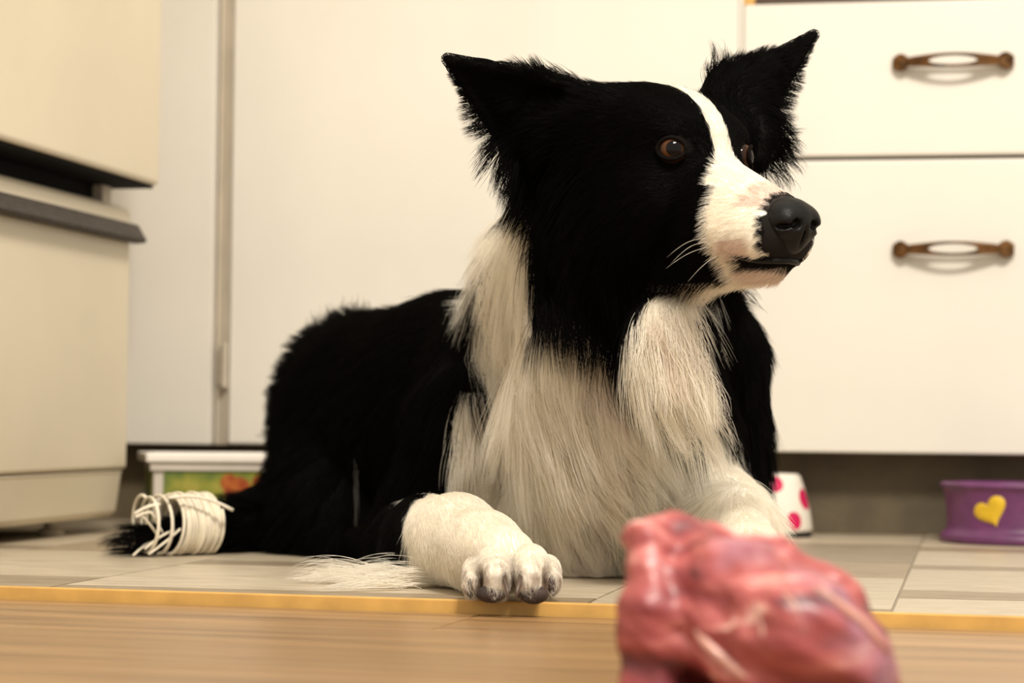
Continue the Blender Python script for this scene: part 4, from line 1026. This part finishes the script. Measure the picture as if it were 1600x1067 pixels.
# ------------------------------------------------------------------ printed plastic tub under the cabinets
def print_mat():
    m, nt, b = new_mat('print')
    tc = nt.nodes.new('ShaderNodeTexCoord')
    def noise(sc, off):
        mp = nt.nodes.new('ShaderNodeMapping'); mp.inputs['Location'].default_value = (off, off * 2, 0); nt.links.new(tc.outputs['Object'], mp.inputs[0])
        n = nt.nodes.new('ShaderNodeTexNoise'); n.inputs['Scale'].default_value = sc; n.inputs['Detail'].default_value = 2; nt.links.new(mp.outputs[0], n.inputs['Vector']); return n
    r = nt.nodes.new('ShaderNodeValToRGB'); cr = r.color_ramp
    cr.elements[0].position = 0.34; cr.elements[0].color = (0.03, 0.10, 0.03, 1)
    cr.elements[1].position = 0.66; cr.elements[1].color = (0.33, 0.30, 0.05, 1)
    e_ = cr.elements.new(0.45); e_.color = (0.12, 0.17, 0.03, 1); e_ = cr.elements.new(0.56); e_.color = (0.22, 0.24, 0.03, 1)
    nt.links.new(noise(30, 1.3).outputs['Fac'], r.inputs[0])
    # an orange animal-like blot
    dist = None
    nz = noise(90, 3.1)
    for cx_, cz_, rad in ((0.094, 0.046, 0.016), (0.108, 0.036, 0.017), (0.125, 0.040, 0.014), (0.084, 0.055, 0.010), (0.118, 0.056, 0.008)):
        sb = nt.nodes.new('ShaderNodeVectorMath'); sb.operation = 'DISTANCE'; nt.links.new(tc.outputs['Object'], sb.inputs[0]); sb.inputs[1].default_value = (cx_, 0, cz_)
        dv = nt.nodes.new('ShaderNodeMath'); dv.operation = 'DIVIDE'; nt.links.new(sb.outputs['Value'], dv.inputs[0]); dv.inputs[1].default_value = rad
        if dist is None: dist = dv
        else:
            mn = nt.nodes.new('ShaderNodeMath'); mn.operation = 'MINIMUM'; nt.links.new(dist.outputs[0], mn.inputs[0]); nt.links.new(dv.outputs[0], mn.inputs[1]); dist = mn
    lt = nt.nodes.new('ShaderNodeMapRange'); lt.inputs['From Min'].default_value = 0.85; lt.inputs['From Max'].default_value = 1.1; lt.inputs['To Min'].default_value = 1; lt.inputs['To Max'].default_value = 0
    nt.links.new(dist.outputs[0], lt.inputs[0])
    oc = nt.nodes.new('ShaderNodeValToRGB'); oc.color_ramp.elements[0].color = (0.30, 0.05, 0.01, 1); oc.color_ramp.elements[0].position = 0.4; oc.color_ramp.elements[1].color = (0.42, 0.12, 0.02, 1); oc.color_ramp.elements[1].position = 0.6
    nt.links.new(nz.outputs['Fac'], oc.inputs[0])
    mx = nt.nodes.new('ShaderNodeMixRGB'); nt.links.new(lt.outputs[0], mx.inputs[0]); nt.links.new(r.outputs[0], mx.inputs[1]); nt.links.new(oc.outputs[0], mx.inputs[2])
    nt.links.new(mx.outputs[0], b.inputs['Base Color']); b.inputs['Roughness'].default_value = 0.4
    return m
M['print'] = print_mat()
M['tub'] = mat('tub', (0.62, 0.56, 0.48), 0.4, 0.04, 20)
M['tub_rim'] = mat('tub_rim', (0.88, 0.82, 0.74), 0.35, 0.02, 20)
p0 = P(240, 735, 2.575)
tub = empty('storage_tub', (p0[0], p0[1], 0), math.radians(13)); tag(tub, 'low plastic tub with a white rim and a green printed side, behind the tail', 'tub')
th_ = P(240, 708, 2.575)[2]; W_ = 0.245; D_ = 0.125
bm = bmesh.new(); t = 0.004
for (x0, x1, y0, y1) in ((0, W_, 0, t), (0, W_, D_ - t, D_), (0, t, t, D_ - t), (W_ - t, W_, t, D_ - t)): add_box(bm, x0, x1, y0, y1, 0.001, th_ - 0.003)
add_box(bm, t, W_ - t, t, D_ - t, 0.001, 0.006)
from_bm('tub_body', bm, M['tub'], tub, bevel=0.0012)
bm = bmesh.new()
for (x0, x1, y0, y1) in ((-0.009, W_ + 0.009, -0.009, 0.005), (-0.009, W_ + 0.009, D_ - 0.005, D_ + 0.009), (-0.009, 0.005, 0.005, D_ - 0.005), (W_ - 0.005, W_ + 0.009, 0.005, D_ - 0.005)): add_box(bm, x0, x1, y0, y1, th_ - 0.010, th_)
from_bm('rim', bm, M['tub_rim'], tub, bevel=0.002)
bm = bmesh.new(); add_box(bm, -0.004, W_ + 0.004, -0.0045, -0.0005, th_ - 0.019, th_ - 0.0105)
from_bm('band', bm, M['tub'], tub)
box('printed_panel', 0.011, W_ - 0.011, -0.0012, -0.0001, 0.004, th_ - 0.0195, M['print'], tub)
box('printed_panel', -0.0012, -0.0001, 0.011, D_ - 0.011, 0.004, th_ - 0.0195, M['print'], tub)

# ------------------------------------------------------------------ pet bowls
def lathe(name, prof, m, parent, seg=56):
    bm = bmesh.new(); rings = []
    for r_, z_ in prof:
        if r_ < 1e-6: rings.append([bm.verts.new((0, 0, z_))]); continue
        rings.append([bm.verts.new((r_ * math.cos(2 * math.pi * k / seg), r_ * math.sin(2 * math.pi * k / seg), z_)) for k in range(seg)])
    for a, b in zip(rings[:-1], rings[1:]):
        for k in range(seg):
            k2 = (k + 1) % seg
            if len(a) == 1 and len(b) == 1: continue
            if len(a) == 1: bm.faces.new((a[0], b[k2], b[k]))
            elif len(b) == 1: bm.faces.new((a[k], a[k2], b[0]))
            else: bm.faces.new((a[k], a[k2], b[k2], b[k]))
    return from_bm(name, bm, m, parent, smooth=True)
def dots_mat(centres):
    m, nt, b = new_mat('spotted_glaze')
    tc = nt.nodes.new('ShaderNodeTexCoord'); prev = None
    for c_, rad in centres:
        sb = nt.nodes.new('ShaderNodeVectorMath'); sb.operation = 'DISTANCE'; nt.links.new(tc.outputs['Object'], sb.inputs[0]); sb.inputs[1].default_value = c_
        l = nt.nodes.new('ShaderNodeMath'); l.operation = 'LESS_THAN'; nt.links.new(sb.outputs['Value'], l.inputs[0]); l.inputs[1].default_value = rad
        if prev is None: prev = l
        else:
            mx = nt.nodes.new('ShaderNodeMath'); mx.operation = 'MAXIMUM'; nt.links.new(prev.outputs[0], mx.inputs[0]); nt.links.new(l.outputs[0], mx.inputs[1]); prev = mx
    mix = nt.nodes.new('ShaderNodeMixRGB'); nt.links.new(prev.outputs[0], mix.inputs[0]); mix.inputs[1].default_value = (0.82, 0.76, 0.66, 1); mix.inputs[2].default_value = (0.62, 0.018, 0.10, 1)
    nt.links.new(mix.outputs[0], b.inputs['Base Color']); b.inputs['Roughness'].default_value = 0.25
    return m
bc = P(1196, 840, 2.63)
bowl = empty('pet_bowl', (bc[0], bc[1], 0)); tag(bowl, 'white pet bowl with magenta spots behind the foreleg', 'bowl')
def bw_r(z): return 0.054 - 0.0035 * (z / 0.07) - 0.012 * (z / 0.07) ** 2
HB_ = 0.071
def on_bowl(az, z): return (bw_r(z) * math.cos(az), bw_r(z) * math.sin(az), z)
dots = [(on_bowl(math.radians(a), z), r_) for a, z, r_ in ((-58, 0.019, 0.0105), (-28, 0.043, 0.0125), (-82, 0.060, 0.0095), (-1, 0.014, 0.010), (-100, 0.036, 0.011), (-140, 0.02, 0.011), (-150, 0.054, 0.010), (30, 0.046, 0.011), (70, 0.02, 0.011), (110, 0.05, 0.011), (160, 0.03, 0.011))]
prof = [(0.0, 0.006), (bw_r(0.006) - 0.002, 0.006), (bw_r(0.007), 0.0075)] + [(bw_r(z), z) for z in np.linspace(0.012, HB_ - 0.003, 8)] + [(bw_r(HB_) - 0.002, HB_), (bw_r(HB_) - 0.005, HB_ - 0.001), (bw_r(HB_) - 0.007, HB_ - 0.02), (0.024, 0.028), (0.0, 0.026)]
lathe('bowl_body', prof, dots_mat(dots), bowl)
lathe('rubber_base', [(0, 0), (0.051, 0), (0.0525, 0.002), (0.0525, 0.005), (0.050, 0.0065), (0, 0.0065)], M['rubber'], bowl)

M['purple'] = mat('purple', (0.165, 0.045, 0.145), 0.42, 0.12, 30, bump=0.1, bscale=90)
M['yellow'] = mat('yellow', (0.80, 0.52, 0.03), 0.4, 0.05, 40)
pc = P(1596, 850, 2.535)
pb = empty('pet_bowl', (pc[0], pc[1], 0)); tag(pb, 'purple pet bowl with a yellow heart on its side', 'bowl')
HP = 0.0655
def pr(z):
    if z < 0.010: return 0.0885 - 0.0025 * (z / 0.010) ** 2
    t = (z - 0.010) / (HP - 0.010)
    return 0.0815 + 0.0055 * t ** 2.0 - 0.0012 * math.sin(t * math.pi) if t > 0 else 0.086
prof = [(0, 0.0), (0.085, 0.0), (0.0885, 0.0015), (0.0888, 0.007), (0.0870, 0.0105), (0.0830, 0.0125)] + [(pr(z), z) for z in np.linspace(0.016, HP - 0.006, 10)] + [(0.0880, HP - 0.0045), (0.0885, HP - 0.002), (0.0870, HP), (0.083, HP), (0.080, HP - 0.004), (0.072, 0.02), (0.06, 0.012), (0, 0.012)]
lathe('bowl_body', prof, M['purple'], pb, 72)
bm = bmesh.new(); ring = []
for k in range(48):
    a = 2 * math.pi * k / 48
    hx_ = 16 * math.sin(a) ** 3; hz_ = 13 * math.cos(a) - 5 * math.cos(2 * a) - 2 * math.cos(3 * a) - math.cos(4 * a)
    hx_, hz_ = hx_ * 0.00125, hz_ * 0.00108
    tl = -0.42; hx_, hz_ = hx_ * math.cos(tl) - hz_ * math.sin(tl) * -1, hz_ * math.cos(tl) + hx_ * math.sin(tl) * -1
    ring.append((hx_, hz_))
az0 = math.radians(-90 - 36); zc = 0.0365
def hp(hx_, hz_, o_): 
    z = zc + hz_; a = az0 + hx_ / 0.083; R_ = pr(z) + o_
    return (R_ * math.cos(a), R_ * math.sin(a), z)
cin = bm.verts.new(hp(0, 0, 0.0016))
outer = [bm.verts.new(hp(x, z, 0.0002)) for x, z in ring]; mid_ = [bm.verts.new(hp(x * 0.92, z * 0.92, 0.0016)) for x, z in ring]; inn = [bm.verts.new(hp(x * 0.45, z * 0.45, 0.0017)) for x, z in ring]
for k in range(48):
    k2 = (k + 1) % 48
    bm.faces.new((outer[k], outer[k2], mid_[k2], mid_[k])); bm.faces.new((mid_[k], mid_[k2], inn[k2], inn[k])); bm.faces.new((inn[k], inn[k2], cin))
from_bm('heart', bm, M['yellow'], pb, smooth=True)

# ------------------------------------------------------------------ raw meat in the foreground
def meat_mat():
    m, nt, b = new_mat('raw_flesh')
    tc = nt.nodes.new('ShaderNodeTexCoord')
    mp = nt.nodes.new('ShaderNodeMapping'); mp.inputs['Rotation'].default_value = (0, 0.75, 0); mp.inputs['Scale'].default_value = (1, 2.0, 3.2)
    nt.links.new(tc.outputs['Object'], mp.inputs[0])
    n = nt.nodes.new('ShaderNodeTexNoise'); n.inputs['Scale'].default_value = 20; n.inputs['Detail'].default_value = 6; n.inputs['Distortion'].default_value = 0.6
    nt.links.new(mp.outputs[0], n.inputs['Vector'])
    r = nt.nodes.new('ShaderNodeValToRGB'); cr = r.color_ramp
    cr.elements[0].position = 0.33; cr.elements[0].color = (0.10, 0.015, 0.02, 1)
    cr.elements[1].position = 0.70; cr.elements[1].color = (0.80, 0.50, 0.43, 1)
    for p_, c_ in ((0.43, (0.27, 0.045, 0.05, 1)), (0.53, (0.37, 0.078, 0.075, 1)), (0.61, (0.52, 0.16, 0.15, 1))):
        e_ = cr.elements.new(p_); e_.color = c_
    nt.links.new(n.outputs['Fac'], r.inputs[0])
    n2 = nt.nodes.new('ShaderNodeTexNoise'); n2.inputs['Scale'].default_value = 22; nt.links.new(tc.outputs['Object'], n2.inputs['Vector'])
    mr = nt.nodes.new('ShaderNodeMapRange'); mr.inputs['From Min'].default_value = 0.52; mr.inputs['From Max'].default_value = 0.68; nt.links.new(n2.outputs['Fac'], mr.inputs[0])
    mm = nt.nodes.new('ShaderNodeMath'); mm.operation = 'MULTIPLY'; mm.inputs[1].default_value = 0.6; nt.links.new(mr.outputs[0], mm.inputs[0])
    mx = nt.nodes.new('ShaderNodeMixRGB'); mx.inputs[2].default_value = (0.36, 0.19, 0.26, 1); nt.links.new(mm.outputs[0], mx.inputs[0]); nt.links.new(r.outputs[0], mx.inputs[1])
    nt.links.new(mx.outputs[0], b.inputs['Base Color'])
    b.inputs['Roughness'].default_value = 0.46; b.inputs['Subsurface Weight'].default_value = 0.25; b.inputs['Subsurface Radius'].default_value = (0.012, 0.004, 0.003); b.inputs['Subsurface Scale'].default_value = 0.5
    b.inputs['Coat Weight'].default_value = 0.15; b.inputs['Coat Roughness'].default_value = 0.2
    bp = nt.nodes.new('ShaderNodeBump'); bp.inputs['Strength'].default_value = 0.5; bp.inputs['Distance'].default_value = 0.004
    nt.links.new(n.outputs['Fac'], bp.inputs['Height']); nt.links.new(bp.outputs[0], b.inputs['Normal'])
    return m
M['meat'] = meat_mat(); M['fat'] = mat('fat', (0.62, 0.32, 0.26), 0.35, 0.12, 60, coat=0.3, sss=0.2)
MY = 1.06
MF = Field((0.01, 0.94, WOODZ - 0.004), (0.23, 1.20, 0.105), 0.0022)
def ml(nodes, k):
    for a, b in zip(nodes[:-1], nodes[1:]):
        (pa, ra), (pb_, rb) = N(*a), N(*b); MF.cone(pa, pb_, ra, rb, k)
# the tall slab on one side
ml([(1012, 850, 1.075, 34), (1015, 960, 1.06, 42), (1015, 1075, 1.06, 46)], 0.012)
ml([(1050, 845, 1.10, 36), (1055, 960, 1.10, 55), (1045, 1075, 1.10, 60)], 0.012)
ml([(988, 832, 1.085, 15), (1045, 826, 1.10, 18), (1110, 850, 1.11, 26), (1215, 878, 1.12, 26)], 0.010)
# the main lobe falling away
ml([(1070, 865, 1.09, 40), (1150, 925, 1.06, 72), (1250, 990, 1.03, 82), (1330, 1040, 1.03, 66)], 0.016)
ml([(1110, 872, 1.12, 36), (1210, 900, 1.11, 46), (1290, 945, 1.10, 52), (1355, 1020, 1.08, 44)], 0.014)
ml([(1360, 1040, 1.05, 44), (1345, 1090, 1.05, 44)], 0.012)
ml([(1130, 1000, 1.05, 60), (1220, 1080, 1.04, 70), (1330, 1085, 1.05, 60)], 0.014)
ml([(1085, 1020, 1.11, 60), (1200, 1080, 1.11, 70), (1320, 1080, 1.11, 60)], 0.014)
ml([(1075, 960, 1.10, 60), (1180, 985, 1.09, 75), (1300, 1040, 1.085, 60)], 0.014)
# cleft between slab and lobe
MF.ell(P(1085, 1010, 1.0), (0.006, 0.040, 0.034), np.array([[math.cos(.35), 0, math.sin(.35)], [0, 1, 0], [-math.sin(.35), 0, math.cos(.35)]]), 0.006, sub=True)
g_ = [np.arange(MF.n[i], dtype=np.float32) * MF.h + MF.lo[i] for i in range(3)]
GX, GY, GZ = np.meshgrid(*g_, indexing='ij')
MF.f = MF.f + 0.0016 * np.sin(GX * 160 + GZ * 190 + 2 * np.sin(GY * 70)) * np.sin(GZ * 120 - GX * 60 + GY * 90) + 0.0008 * np.sin(GX * 420 + GZ * 380) * np.sin(GY * 350 - GZ * 260)
MF.f = np.maximum(MF.f, (WOODZ + 0.0004 - GZ))
mv, mq = MF.mesh(2)
mc = P(1190, 1000, 1.08)
meat = empty('raw_meat', (mc[0], mc[1], WOODZ)); tag(meat, 'chunk of raw red meat with pale fat lying on the wood floor', 'meat')
keep(np_mesh('flesh', mv, mq, M['meat']), meat)
def fat(nodes, rad):
    bm = bmesh.new(); q = []
    for x, y in nodes:
        # march the point from the room side onto the flesh
        p_ = None
        for Y in np.arange(0.95, 1.19, 0.002):
            w = P(x, y, Y)[None]
            if MF.sample(w)[0] < 0.0005: p_ = w[0]; break
        if p_ is not None: q.append(p_)
    if len(q) > 2:
        n = len(q); rs = [rad * 0.6 * (0.35 + 0.65 * math.sin(math.pi * (i + 0.5) / n)) for i in range(n)]
        add_tube(bm, q, rs, 10); keep(from_bm('fat_seam', bm, M['fat'], None, smooth=True), meat)
fat([(1272, 918), (1295, 932), (1320, 952), (1345, 972), (1368, 996), (1388, 1022)], 0.0042)
fat([(1088, 985), (1102, 1004), (1120, 1022), (1142, 1040), (1165, 1060)], 0.0046)
fat([(1225, 925), (1240, 945), (1250, 965), (1256, 990)], 0.0026)
fat([(1180, 940), (1188, 965), (1192, 990), (1200, 1020)], 0.0022)
